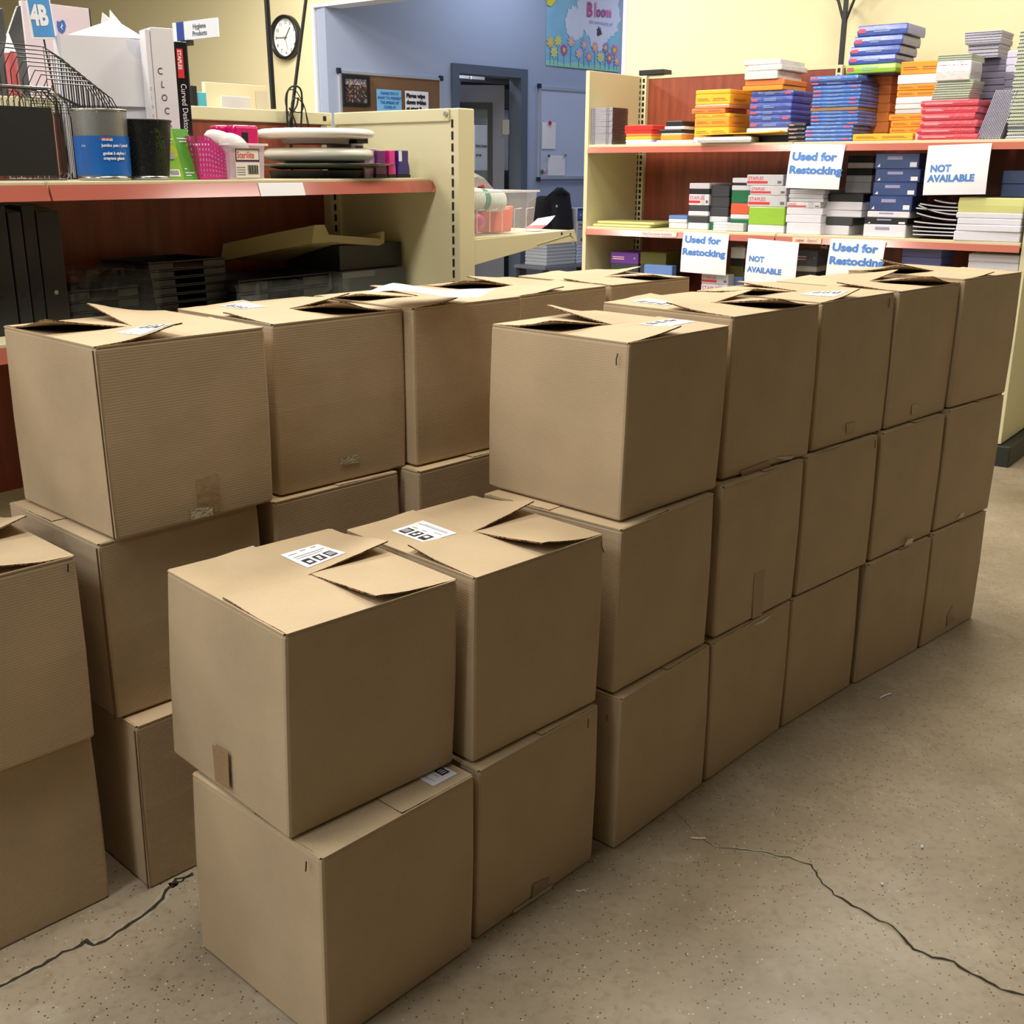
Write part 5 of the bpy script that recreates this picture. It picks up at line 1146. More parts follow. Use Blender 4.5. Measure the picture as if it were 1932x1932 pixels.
# lazy susan discs
z = -.20
def disc(u0, u1, vt, vb, z, prof, m, name, label, cat, par=None):
    xa, _ = gx(u0, (vt + vb) / 2, z); xb, _ = gx(u1, (vt + vb) / 2, z); r = (xb - xa) / 2; yt = gx((u0 + u1) / 2, vt, z)[1]; yb = gx((u0 + u1) / 2, vb, z)[1]
    h = yt - yb; mb = MB(); mb.lathe([(r * a, h * b) for a, b in prof], 48); o = mb.build(name, m, None, GL.M((xa + xb) / 2, yb, z), smooth=True); return tag(o, label, cat), r, h
CR2 = mat('cream_plastic', (222, 220, 206), .35, coat=.2)
RP = [(0, .0), (.80, 0), (.93, .12), (.99, .34), (1, .55), (.97, .80), (.90, .96), (.80, 1), (0, 1)]
o, r, h = disc(509, 675, 244, 263, z, RP, WG, 'white_turntable', 'glossy white round turntable, topmost of the disc pile', 'turntable')
mb = MB(); mb.lathe([(0, -.0155), (r * .55, -.0155), (r * .58, 0), (0, 0)], 40); mb.build('foot_ring', mat('greyish_plastic', (186, 178, 178), .4), o, smooth=False)
MB().box(r * .35, r * .62, -.013, .004, r * .35, r * .62).build('battery_cover', BLKP, o, bevel=.002)
o, r2, h2 = disc(523, 675, 280, 304, z, RP, CR2, 'cream_turntable', 'cream round turntable under the glossy white one', 'turntable')
mb = MB(); mb.lathe([(0, -.010), (r2 * .72, -.010), (r2 * .60, 0), (0, 0)], 40); mb.build('foot_ring', mat('green_grey_plastic', (120, 130, 118), .5), o)
o, r3, h3 = disc(508, 706, 309, 320, z, [(0, 0), (.62, 0), (.66, .1), (1, .92), (1, 1), (.66, .5), (.6, .6), (0, .6)], mat('dark_green_grey_gloss', (66, 76, 68), .2, coat=.6), 'flared_plate', 'dark flared round plate under the turntables', 'plate')
xa, _ = gx(530, 330, z); xb, _ = gx(662, 330, z); yb = gx(600, 321, z)[1]
mb = MB(); mb.lathe([(0, 0), ((xb - xa) / 2 * .96, 0), ((xb - xa) / 2, yb - SZ - .002), (0, yb - SZ - .002)], 40); o = mb.build('black_drum_base', BLKP, None, GL.M((xa + xb) / 2, SZ + .001, z)); tag(o, 'black round base at the bottom of the disc pile', 'base')
xa, _ = gx(516, 300, -.30); o = MB().lathe([(0, 0), (.02, 0), (.02, .05), (0, .05)], 20).build('black_roller', BLKP, None, GL.M(xa + .02, SZ + .02 + .02, -.33)) if False else None
root, w_, h = bx(662, 686, 244, -.16, .12, mat('white_black_carton', (190, 190, 192), .4), 'scale_box', 'narrow white and black box right of the disc pile')
MB().box(w_ * .2, w_, h * .86, h * .98, .0002, .001).build('black_band', BLACK, root); MB().box(w_ * .3, w_ * .9, h * .52, h * .66, .0002, .001).build('black_band', BLACK, root); MB().box(0, w_ * .9, h * .02, h * .2, .0002, .001).build('black_band', BLACK, root)
root, w_, h = bx(686, 710, 280, -.06, .05, mat('pink_pattern', (206, 150, 196), .4, var=.3, vscale=90, c2=(240, 220, 236)), 'patterned_box', 'small pink patterned box beside the pencil sharpeners')
def sharp(u0, u1, m, label):
    z = -.05; xa, _ = gx(u0, 330, z); xb, _ = gx(u1, 330, z); h = gx((u0 + u1) / 2, 284, z)[1] - SZ - .001; w_ = xb - xa
    root = thing('stapler', GL.M(xa, SZ + .001, z), label, 'stapler', 'row of standing staplers')
    def rg(i, y, d): return [(i, y, 0), (w_ - i, y, 0), (w_ - i, y, -d), (i, y, -d)]
    MB().loft([rg(0, .010, .05), rg(.001, h * .35, .048), rg(w_ * .12, h * .62, .042), rg(w_ * .10, h, .040)], 0, True, True, True).build('shell', m, root, bevel=.003)
    MB().box(-.0005, w_ + .0005, 0, .010, -.052, .001).build('black_base', BLKP, root, bevel=.001)
    return root, w_, h
sharp(709, 731, mat('purple_gloss', (112, 26, 110), .15, coat=.7), 'glossy purple stapler standing on end, leftmost of three')
sharp(733, 748, mat('pink_gloss', (226, 40, 140), .2, coat=.7), 'hot pink stapler standing on end between purple and navy ones')
r_, w_, h = sharp(750, 774, mat('navy_gloss', (28, 26, 120), .15, coat=.7), 'navy blue stapler standing on end, rightmost of three')
MB().box(w_ * .12, w_ * .36, h * .6, h * .98, .0002, .001).build('white_sticker', WHITE, r_)
# black poles and coiled cable
z = -GD - .026
def pole(p0, p1, z, r, name, label, base=None):
    a = GL.px(*p0, z); b = GL.px(*p1, z); k = 1.6
    o = MB().tube([(0, 0, 0), ((b[0] - a[0]) * k, (b[1] - a[1]) * k, 0)], r, 10).build(name, BLKP, None, GL.M(a[0], a[1], z)); return tag(o, label, 'pole')
o = pole((516, 206), (503, 0), z + .0, .0095, 'sign_pole', 'upright black pole rising behind the near shelf, left of the wall clock')
o.location += V((0, 0, -.0))
z = -GD + .03
a = GL.px(548, 262, z); b = GL.px(577, 0, z); c_ = GL.px(551, 232, z)
fx_, fy_ = a
root = thing('cable_pole', GL.M(fx_, SZ + .001, z), 'slanting black rod with bundled black cable at its foot, behind the discs', 'pole')
k = 1.25; y0_ = fy_ - SZ
MB().tube([(0, 0, 0), (.004, c_[1] - SZ, 0), (b[0] - fx_, b[1] - SZ, 0), ((b[0] - fx_) * k, (b[1] - SZ) * k, 0)], .006, 8).build('rod', BLKP, root)
def L(pts, r, nm):
    P = [GL.px(*p[:2], z + .01) for p in pts]; cat_ = []
    n = len(P)
    for i in range(n - 1):
        p0, p1, p2, p3 = P[max(i - 1, 0)], P[i], P[i + 1], P[min(i + 2, n - 1)]
        for q in range(6):
            t = q / 6; f = lambda j: .5 * ((2 * p1[j]) + (-p0[j] + p2[j]) * t + (2 * p0[j] - 5 * p1[j] + 4 * p2[j] - p3[j]) * t * t + (-p0[j] + 3 * p1[j] - 3 * p2[j] + p3[j]) * t ** 3)
            cat_.append((f(0) - fx_, f(1) - SZ, .012 + .003 * math.sin(len(cat_) * .15 + r * 900)))
    cat_.append((P[-1][0] - fx_, P[-1][1] - SZ, .012))
    MB().tube(cat_, r, 7).build(nm, BLKP, root)
L([(545, 262), (542, 225), (541, 190), (543, 172), (553, 163), (564, 168), (568, 185), (568, 225), (566, 262)], .0035, 'cable_loop')
L([(544, 220), (538, 200), (538, 185), (543, 172), (556, 171), (564, 182), (572, 200), (577, 220), (582, 240)], .0018, 'cable_loop')
L([(552, 262), (550, 215), (550, 195), (556, 186), (566, 190), (571, 202), (566, 212), (555, 212), (546, 205)], .0022, 'cable_loop')
L([(546, 262), (545, 235), (552, 215), (560, 200), (562, 185)], .0030, 'cable_loop')
L([(566, 262), (558, 235), (550, 212), (546, 205)], .0030, 'cable_loop')
L([(570, 196), (574, 206), (578, 228), (582, 244)], .0014, 'cable_tail')
# ---- lower shelf of the near unit, in shadow
LZ = 1.141
DG = mat('dark_grey_plastic', (34, 35, 37), .4); DGB = mat('dark_box', (60, 64, 66), .5); CT = mat('beige_tray_plastic', (172, 160, 116), .5)
for i, (u0, u1) in enumerate(((-30, 24), (26, 52), (53, 78), (79, 123))):
    z = -.10; xa, _ = gx(u0, 500, z); xb, _ = gx(u1, 500, z)
    root = thing('magazine_file', GL.M(xa, LZ + .001, z), 'tall black file holder in the shadow under the near shelf, %s of four' % ['leftmost', 'second from left', 'third from left', 'rightmost'][i], 'file holder', 'black file holders')
    w_ = xb - xa - .002; h = 1.462 - LZ
    mb = MB(); P = [(0, 0), (0, h * (1 - .05 * (i % 2))), (-.12, h), (-.25, h), (-.25, 0)]
    mb.loft([[(xx, y, zz_) for zz_, y in P] for xx in (0, w_)], 0, True, True, True); mb.build('holder_shell', DG if i < 2 else BLKP, root, bevel=.002)
    MB().lathe([(0, .0005), (.006, .0005), (.006, 0)], 14, 0, 'z', (w_ / 2, h * .3, .0)).build('finger_hole', STEEL if i == 3 else CREAMD, root)
def tray(u0, u1, vt, z, d, m, label, group, base, name='desk_tray', hgt=.02, ry=0):
    xa, _ = gx(u0, vt, z); xb, _ = gx(u1, vt, z); w_ = xb - xa
    root = thing(name, GL.M(xa, base, z, ry), label, 'tray', group)
    mb = MB(); mb.box(0, w_, 0, .0025, -d, 0); mb.box(0, .003, .0025, hgt, -d, 0); mb.box(w_ - .003, w_, .0025, hgt, -d, 0); mb.box(0, w_, .0025, hgt, -d, -d + .003); mb.box(0, w_ * .3, .0025, hgt * .8, -.003, 0); mb.box(w_ * .7, w_, .0025, hgt * .8, -.003, 0)
    mb.build('tray_shell', m, root)
    MB().tube([(0, hgt, 0), (w_, hgt, 0), (w_, hgt, -d), (0, hgt, -d)], .0022, 6, 0, closed=True).build('rim', m, root); return root
yb = LZ + .001
for i in range(6):
    tray(292 - i * 1.5, 428, 540, -.20, .24, DG, 'black ribbed tray, %s in the stack under the near shelf' % nth(i, 6), 'ribbed black tray stack', yb + .0245 * i, hgt=.021)
for i in range(3):
    tray(128, 262, 560, -.17, .22, BLKP, 'black tray inside clear wrap, %s of the left wrapped stack' % nth(i, 3), 'wrapped black trays', yb + .03 * i, hgt=.026)
for i in range(2):
    tray(452, 622, 560, -.14, .24, DG, 'dark tray inside clear wrap, %s of the right wrapped pair' % ['lower', 'upper'][i], 'wrapped dark trays', yb + .04 * i, hgt=.034)
FILM = mat('crinkled_clear_film', (150, 155, 160), .06, alpha=.10, coat=1, bump=1.0, bscale=45)
def film(u0, u1, vt, vb, z, d, label, seed, base):
    rd = random.Random(seed); xa, _ = gx(u0, vt, z); xb, yt = gx(u1, vt, z); w_, h = xb - xa, yt - base
    no = [[(rd.random() - .5) for _ in range(13)] for _ in range(25)]
    def fn(a, b):
        j = no[int(a * 24)][int(b * 12)]
        if b < .35: y = h * (b / .35); zz_ = .012
        else: y = h + (.0); zz_ = .012 - (b - .35) / .65 * d
        e = 1 + .5 * max(0, abs(a - .5) * 2 - .85) * 6 * (rd.random() * .5)
        return V((a * w_ + j * .006, y * (1 + (.18 * j)) * (1 if b else 1) + .001, zz_ + j * .014))
    o = MB().grid(fn, 24, 12).build('plastic_film', FILM, None, GL.M(xa, base, z)); tag(o, label, 'plastic wrap'); return o
film(124, 292, 508, 590, -.14, .24, 'crinkled clear wrap over the left black trays', 3, LZ + .002)
film(436, 652, 520, 580, -.10, .26, 'crinkled clear wrap over the right dark trays', 5, LZ + .002)
mb = MB()
for (u, v, du) in ((483, 538, 9), (620, 520, 14), (640, 540, 10)):
    xa, ya = gx(u, v, -.09); mb.face([(xa - .012, ya - .05, 0), (xa + .012, ya - .045, .004), (xa + .004 + du * .0002, ya + .02, .002)])
o = mb.build('film_corner', FILM, None, GL.M(0, 0, -.09)); tag(o, 'stiff folded corners of clear wrap standing up', 'plastic wrap', None, 'stuff')
def shadowbox(u0, u1, vt, vb, z, d, m, label, base=None, nm='dark_box'):
    xa, _ = gx(u0, vt, z); xb, yt = gx(u1, vt, z); b0 = base if base is not None else gx(u1, vb, z)[1]
    root = thing(nm, GL.M(xa, b0, z), label, 'box'); w_, h = xb - xa, yt - b0
    MB().box(0, w_, 0, h, -d, 0).build('box_body', m, root, bevel=.002); return root, w_, h, yt
r_, w_, h, y1 = shadowbox(645, 765, 503, 560, -.10, .30, DGB, 'grey cardboard box with pale tape at the right of the shadowed shelf', LZ + .001)
MB().face([(w_ * .0, h + .0004, -.02), (w_ * .45, h + .0004, -.02), (w_ * .4, h + .0004, -.12)]).build('tape_patch', TAPE, r_)
MB().box(w_ * .0, w_ * .5, h * .72, h * .98, .0002, .001).build('tape_patch', mat('dull_tape', (90, 92, 86), .4), r_)
r_, w_, h, y2 = shadowbox(640, 757, 456, 503, -.14, .27, DG, 'dark grey box on the grey cardboard box in the shadow', y1 + .001)
# beige tray tipped on the boxes
z = -.10; A = [GL.px(*p, z) for p in ((605, 418), (624, 417), (632, 436), (730, 444), (731, 431), (737, 431), (737, 452), (728, 457), (640, 450), (600, 452))]
root = thing('beige_tray', GL.M(A[8][0], y2 + .012, -.13), 'upturned beige tray lying tilted on the dark box in the shadow', 'tray')
mb = MB(); q0 = A[8]; off = y2 + .002
ring = lambda dz, dy, dx: [(x - q0[0] + dx, y - q0[1] + .004 + dy, dz) for x, y in A]
mb.loft([ring(0, 0, 0), ring(-.15, -.03, -.06), ring(-.30, -.065, -.14)], 0, True, True, True); mb.build('tray_shell', CT, root)

# ------------------------------------------------------------------ behind the near shelf
RZ = 1.611
def back(u0, u1, vt, z, d, m, name, label, cat, bevel=.002):
    xa, _ = gx(u0, vt, z); xb, yt = gx(u1, vt, z); root = thing(name, GL.M(xa, RZ, z), label, cat); w_, h = xb - xa, yt - RZ
    MB().box(0, w_, 0, h, -d, 0).build('panel', m, root, bevel=bevel); return root, w_, h
CB = mat('cream_card', (240, 230, 190), .6)
r_, w_, h = back(387, 503, 163, -GD - .20, .02, CB, 'cream_board', 'cream board standing behind the near shelf rail, partly behind the pole', 'board')
MB().box(w_ * .80, w_ * 1.0, 0, h * .92, -.022, .002).build('side_wing', mat('cream_card_b', (224, 216, 190), .6), r_)
root, w_, h = back(418, 472, 184, -GD - .15, .004, WHITE, 'stop_card', 'white card with a red octagon reading stopping, behind the shelf rail', 'card')
mb = MB(); n = 8; mb.face([(w_ * .5 + w_ * .42 * math.cos(R(22.5 + 45 * k)), h * .28 + w_ * .42 * math.sin(R(22.5 + 45 * k)), .001) for k in range(8)]); mb.build('red_octagon', RED, root)
text(root, 'stopping', w_ * .18, h * .30, w_ * .18, WHITE, .002, bold=.0008)
r_, w_, h = back(373, 389, 175, -GD - .10, .05, mat('teal_pack', (90, 190, 210), .4), 'teal_pack', 'small teal pack behind the rail beside the black box', 'pack')
r_, w_, h = back(362, 371, 162, -GD - .09, .02, BLKP, 'black_stand', 'small black stand behind the rail next to the teal pack', 'stand')
PW = mat('poster_pink_white', (226, 212, 220), .5, var=.12, vscale=3, c2=(206, 190, 204))
r_, w_, h = back(42, 169, 17, -GD - .22, .018, PW, 'display_poster', 'pinkish white poster board with a blue shield emblem behind the wire sorters', 'poster')
MB().box(w_ * .985, w_ * 1.0, 0, h, -.019, .001).build('dark_edge', BLKP, r_)
def gp(u, v, z=-GD - .22): x, y = gx(u, v, z); return (x - r_.matrix_world.translation.dot(GL.X) + GL.o.dot(GL.X), y - RZ)
sh_pts = [(107, 40), (112, 42), (117, 38), (121, 41), (124, 50), (122, 60), (117, 65), (110, 60), (107, 50)]
MB().face([(*gp(u, v), .0015) for u, v in sh_pts][::-1]).build('blue_shield', mat('shield_blue', (60, 100, 180), .5), r_)
MB().face([(*gp(u, v), .0022) for u, v in ((115, 44), (118, 50), (115.5, 51), (118, 58), (113, 51.5), (115.3, 50))][::-1]).build('white_mark', WHITE, r_)
MB().face([(*gp(u, v), .0015) for u, v in ((110, 62), (116, 72), (122, 92), (120, 104), (108, 104), (112, 84))][::-1]).build('red_figure', mat('soft_red', (214, 90, 90), .5), r_)
DP = mat('dark_grey_panel', (70, 72, 74), .3, coat=.3)
for i, (u0, u1, vt) in enumerate(((-30, 6, 16), (7, 39, 11))):
    z = -GD - .12 - .03 * i; xa, _ = gx(u0, vt, z); xb, yt = gx(u1, vt, z); root = thing('curved_panel', GL.M(xa, RZ, z), ['dark grey curved panel cut by the left edge of the photo', 'dark grey curved panel beside the pinkish poster'][i], 'panel')
    w_, h = xb - xa, yt - RZ; P = [(0, 0), (w_, 0), (w_, h), (w_ * .8, h * .99), (0, h * .78)]
    MB().loft([[(x, y, 0) for x, y in P], [(x, y, -.012) for x, y in P]], 0, True, True, True).build('panel', DP, root, bevel=.002)
z = -GD - .06; xa, yb = gx(9, 100, z); xb, yt = gx(25, 62, z)
root = thing('red_tube', GL.M(xa, RZ, z), 'red and white pointed tube in front of the dark curved panels', 'tube')
MB().lathe([(0, 0), ((xb - xa) / 2, .002), ((xb - xa) / 2, (yt - RZ) * .82), (0, (yt - RZ) * .82)], 20, 0, 'y', ((xb - xa) / 2, 0, 0)).build('tube_body', mat('dull_red', (190, 90, 92), .4), root, smooth=False)
MB().lathe([((xb - xa) / 2, (yt - RZ) * .82), (.001, yt - RZ)], 20, 0, 'y', ((xb - xa) / 2, 0, 0)).build('white_tip', WHITE, root)
# aisle sign 4B
z = -GD + .06; SB = mat('sign_blue', (44, 112, 196), .4, var=.3, vscale=2.5, c2=(110, 180, 226))
P = [GL.px(u, v, z) for u, v in ((62, 75), (107, 71), (101, -5), (51, -5))]
root = thing('aisle_sign', GL.M(P[0][0], P[0][1], z, 0, R(4.5)), 'tilted white and blue aisle sign reading 4B above the wire sorters', 'sign')
w_ = P[1][0] - P[0][0]; h = P[3][1] - P[0][1] + .02
MB().box(0, w_, 0, h, -.003, 0).build('sign_board', WHITE, root, bevel=.001)
MB().box(w_ * .06, w_ * .94, h * .05, h, .0002, .0008).build('blue_field', SB, root, bevel=.0003)
text(root, '4B', w_ * .07, h * .30, w_ * .95, WHITE, .0018, bold=.0034, sx=.68)
MB().tube([(w_ * .5, 0, -.006), (w_ * .5 + .01, -(P[0][1] - SZ) + .004, -.006)], .0025, 8).build('sign_stem', BLKP, root)
# hanging department sign
HP_ = EYE + ray(400, 50) * 6.6
HF = Frame(HP_, -N, UP, -U)
P = [HF.px(*q) for q in ((346, 77), (407, 67), (402, 31), (303, 47), (327, 44))]
root = thing('department_sign', HF.M(P[0][0] - .0, P[0][1], 0), 'grey department sign reading Hygiene Products above the black box', 'sign')
w_ = P[1][0] - P[0][0] + .02; h = P[2][1] - P[1][1]; rot = 0
MB().box(-.10, w_, 0, h, -.012, 0).build('sign_board', mat('pale_grey_board', (196, 200, 210), .5), root, bevel=.001)
MB().box(-.06, .012, .0, h, .0002, .001).build('blue_block', mat('sign_navy', (36, 60, 130), .5), root)
text(root, 'Hygiene', w_ * .30, h * .56, h * .36, mat('sign_grey_text', (84, 88, 98), .6), .0015, bold=.001); text(root, 'Products', w_ * .28, h * .18, h * .36, mat('sign_grey_text', (84, 88, 98), .6), .0015, bold=.001)
MB().box(-.02, .06, -.03, 0, -.03, .01).build('bracket', BLKP, root)
MB().tube([(.0, -.03, -.01), (.0, -HP_.z + .03 - P[0][1] + .0, -.01)], .012, 8).build('post', BLKP, root)
# ------------------------------------------------------------------ cream wall: clock
cu, cv = WA.px(539, 71, .02); rt_ = WA.px(539, 114, .02)[1]; rb_ = WA.px(539, 29, .02)[1]; cr_ = (rb_ - rt_) / 2
root = thing('wall_clock', WA.M(cu, cv, .001), 'round wall clock with black rim on the cream wall', 'clock')
MB().lathe([(cr_ * .84, .018), (cr_ * .88, .05), (cr_ * .96, .055), (cr_, .045), (cr_, 0), (0, 0)], 48, 0, 'z').build('rim', BLKP, root, smooth=True)
MB().lathe([(cr_ * .86, .018), (0, .018)], 48, 0, 'z').build('dial', mat('clock_dial', (244, 246, 250), .4), root)
for k in range(12):
    a = R(90 - 30 * (k + 1)); t_ = str(k + 1); text(root, t_, cr_ * .68 * math.cos(a), cr_ * .68 * math.sin(a) - cr_ * .07, cr_ * .23, BLACK, .0195, 'CENTER')
def hand(ang, l, w_, nm, z):
    a = R(90 - ang); MB().tube([(-math.cos(a) * .02, -math.sin(a) * .02, z), (math.cos(a) * l, math.sin(a) * l, z)], w_, 6).build(nm, mat('grey_hand', (90, 92, 98), .4), root)
hand(38, cr_ * .55, .004, 'hour_hand', .022); hand(272, cr_ * .66, .003, 'minute_hand', .025); hand(165, cr_ * .6, .0015, 'second_hand', .028)
# ------------------------------------------------------------------ blue corridor wall
ALU = mat('aluminium_frame', (196, 200, 208), .35, metal=.5)
def bframe(u0, v0, u1, v1): a = BL.px(u0, v0); b = BL.px(u1, v1); return a[0], b[0], b[1], a[1]
xa, yt = BL.px(637, 133); xb, _ = BL.px(830, 148); yb = yt - .95
root = thing('cork_board', BL.M(xa, yb, .001), 'brown cork notice board with metal frame on the blue wall', 'notice board')
w_, h = xb - xa, yt - yb
MB().box(.015, w_ - .015, .015, h - .015, 0, .012).build('cork_panel', mat('cork', (124, 92, 62), .9, bump=.2, bscale=200, var=.15, vscale=60), root)
mb = MB(); mb.box(0, w_, h - .022, h, 0, .02); mb.box(0, w_, 0, .022, 0, .02); mb.box(0, .022, .022, h - .022, 0, .02); mb.box(w_ - .022, w_, .022, h - .022, 0, .02); mb.build('frame', ALU, root)
for cx_, cy_ in ((0, h), (w_, h), (0, 0), (w_, 0)): MB().box(cx_ - .02, cx_ + .02, cy_ - .025, cy_ + .02, -.0, .026).build('corner_cap', mat('navy_cap', (22, 26, 50), .5), root, bevel=.004)
def bsheet(u0, v0, u1, v1, m, name, label, cat, z=.021, h=None):
    x0, y1 = BL.px(u0, v0, z); x1, y0 = BL.px(u1, v1, z); H_ = h or (y1 - y0)
    o = MB().grid(lambda a, b: V((a * (x1 - x0), b * H_, .003 * math.sin(a * 3) * math.sin(b * 2))), 4, 4).build(name, m, None, BL.M(x0, y1 - H_, z)); tag(o, label, cat)
    md = o.modifiers.new('t', 'SOLIDIFY'); md.thickness = .0012; return o, x1 - x0, H_
x0, y1 = BL.px(643, 141, .015); x1, _ = BL.px(694, 150, .015); H_ = y1 - BL.px(643, 199, .015)[1]
root = thing('photo_frame', BL.M(x0, y1 - H_, .0215), 'black framed photo hanging on the left of the cork board', 'picture frame')
w_ = x1 - x0; mb = MB(); t_ = w_ * .09
mb.box(0, w_, 0, t_, 0, .02); mb.box(0, w_, H_ - t_, H_, 0, .02); mb.box(0, t_, t_, H_ - t_, 0, .02); mb.box(w_ - t_, w_, t_, H_ - t_, 0, .02); mb.build('frame', BLKP, root)
rd = random.Random(11); cols = [mat('photo_%d' % i, c, .4) for i, c in enumerate(((40, 38, 42), (150, 130, 110), (206, 200, 196), (90, 70, 60), (110, 120, 150), (60, 50, 48), (180, 60, 50)))]
mb = MB()
for i in range(16):
    for j in range(16): 
        a, b, c, d_ = t_ + (w_ - 2 * t_) * i / 16, t_ + (w_ - 2 * t_) * (i + 1) / 16, t_ + (H_ - 2 * t_) * j / 16, t_ + (H_ - 2 * t_) * (j + 1) / 16
        mb.face([(a, c, .004), (b, c, .004), (b, d_, .004), (a, d_, .004)], rd.choice([0, 0, 1, 1, 3, 3, 5, 5, 5] if j < 12 else [2, 4, 4, 1, 1]) if rd.random() > .03 else 6)
mb.build('group_photo', cols, root)
BP = mat('sky_blue_paper', (120, 184, 232), .6)
o, w_, h = bsheet(710, 168, 757, 171, BP, 'blue_notice', 'light blue notice about keeping apart, pinned on the cork board', 'notice', h=.30)
for k, t in enumerate(('PLEASE STAY 6\'', 'APART TO PREVENT', 'THE SPREAD OF', 'COVID-19')): text(o, t, w_ * .5, h * (.86 - .13 * k), w_ * .105, mat('blue_ink', (34, 90, 160), .6), .0055, 'CENTER', bold=.0012)
for cx_, c_ in ((.14, (40, 50, 110)), (.86, (230, 200, 180))):
    MB().lathe([(w_ * .06, .0), (0, .0)], 16, 0, 'z', (w_ * cx_, h * .14, .0045)).build('little_figure', mat('fig_%d' % int(cx_ * 100), c_, .6), o)
o, w_, h = bsheet(764, 171, 808, 174, WHITE, 'white_notice', 'white notice about wiping down tables, pinned on the cork board', 'notice', h=.36)
for k, t in enumerate(('Please wipe', 'down tables', 'at start &', 'finish of', 'shift')): text(o, t, w_ * .04, h * (.84 - .155 * k), w_ * .17, BLACK, .0055, bold=.0035)
# painted poster
x0, y1 = BL.px(1031, -10, .003); x1, y0 = BL.px(1166, 136, .003); xl = BL.px(1031, 140, .003)
PB = mat('poster_blue_wash', (96, 170, 212), .6, var=.35, vscale=5, c2=(160, 208, 226))
root = MB().grid(lambda a, b: V((a * (x1 - x0), b * (y1 - y0), .004 * math.sin(a * 3))), 8, 8).build('painted_poster', PB, None, BL.M(x0, y0, .004)); tag(root, 'painted blue poster with flowers and the word Bloom on the blue wall', 'poster')
md = root.modifiers.new('t', 'SOLIDIFY'); md.thickness = .0015
w_, h = x1 - x0, y1 - y0
def pz(a): return .004 * math.sin(a * 3) + .001
def blob(cx_, cy_, rx, ry_, m, nm, n=44, j=.10, dz=0, seed=1, petals=0):
    rd = random.Random(seed); pts = []
    for k in range(n):
        t = 2 * math.pi * k / n; q = 1 + (rd.random() - .5) * 2 * j
        if petals: q = .62 + .38 * abs(math.cos(t * petals / 2))
        pts.append((w_ * cx_ + w_ * rx * q * math.cos(t), h * cy_ + w_ * ry_ * q * math.sin(t)))
    c = (w_ * cx_, h * cy_); mb = MB()
    for k in range(n):
        a, b = pts[k], pts[(k + 1) % n]; mb.face([(c[0], c[1], pz(cx_) + dz + .002), (*a, pz(cx_) + dz + .002), (*b, pz(cx_) + dz + .002)])
    return mb.build(nm, m, root)
PWT = mat('poster_white', (212, 216, 236), .6)
blob(.37, .655, .135, .135, PWT, 'white_cloud', 60, .10); blob(.70, .86, .30, .24, PWT, 'white_cloud', 70, .08, 0, 4); blob(.70, .58, .14, .17, PWT, 'white_cloud', 60, .10, .0006, 6)
MB().face([(0, h, .009), (0, h * .86, .009), (w_ * .05, h * .84, .009), (w_ * .15, h, .009)]).build('yellow_sun', mat('poster_yellow', (228, 214, 50), .6), root)
MB().grid(lambda a, b: V((w_ * a, h * (.0 + b * (.07 + .02 * math.sin(a * 20))), pz(a) + .0015)), 20, 1).build('green_grass', mat('poster_green', (150, 212, 190), .6), root)
PKM = mat('poster_pink_ink', (200, 70, 130), .6)
for k, c_ in enumerate('Bloom'): text(root, c_, w_ * (.52, .625, .655, .72, .785)[k], h * (.78 + .008 * k), w_ * (.17 if c_ in 'Bl' else .13), mat('ink_%d' % k, ((190, 60, 130), (230, 120, 170), (150, 70, 150), (190, 60, 150), (230, 130, 190))[k], .6), pz(.7) + .011, sx=.8, bold=.004)
text(root, 'the community of', w_ * .56, h * .685, w_ * .045, mat('faint_ink', (150, 140, 190), .6), pz(.7) + .011)
blob(.70, .575, .034, .040, mat('ink_emblem', (60, 50, 80), .6), 'ink_emblem', 20, .35, .003, 9)
FL = [((.05, .34), (222, 180, 80)), ((.15, .37), (220, 210, 110)), ((.32, .38), (222, 150, 200)), ((.50, .36), (190, 140, 210)), ((.65, .34), (232, 130, 160)), ((.80, .35), (150, 90, 170)), ((.93, .33), (232, 90, 90)),
      ((.10, .20), (214, 214, 120)), ((.23, .25), (190, 40, 140)), ((.43, .22), (214, 160, 214)), ((.57, .19), (206, 120, 190)), ((.73, .20), (220, 210, 130)), ((.86, .20), (180, 70, 150)), ((.97, .17), (200, 130, 200))]
stm = mat('poster_stem', (50, 110, 130), .6)
for k, ((a, b), c) in enumerate(FL):
    MB().face([(w_ * a - .003, h * .02, pz(a) + .0030), (w_ * a + .003, h * .02, pz(a) + .0030), (w_ * a + .003, h * b, pz(a) + .0030), (w_ * a - .003, h * b, pz(a) + .0030)]).build('flower_stem', stm, root)
    blob(a, b, .050, .050, mat('petal_%d' % k, tuple(x * .72 + y * .28 for x, y in zip(c, (190, 210, 235))), .6), 'painted_flower', 32, 0, .0022, k, petals=7 + k % 3)
    blob(a, b, .018, .018, mat('poster_yellow', (228, 214, 50), .6), 'flower_centre', 12, 0, .003, k)
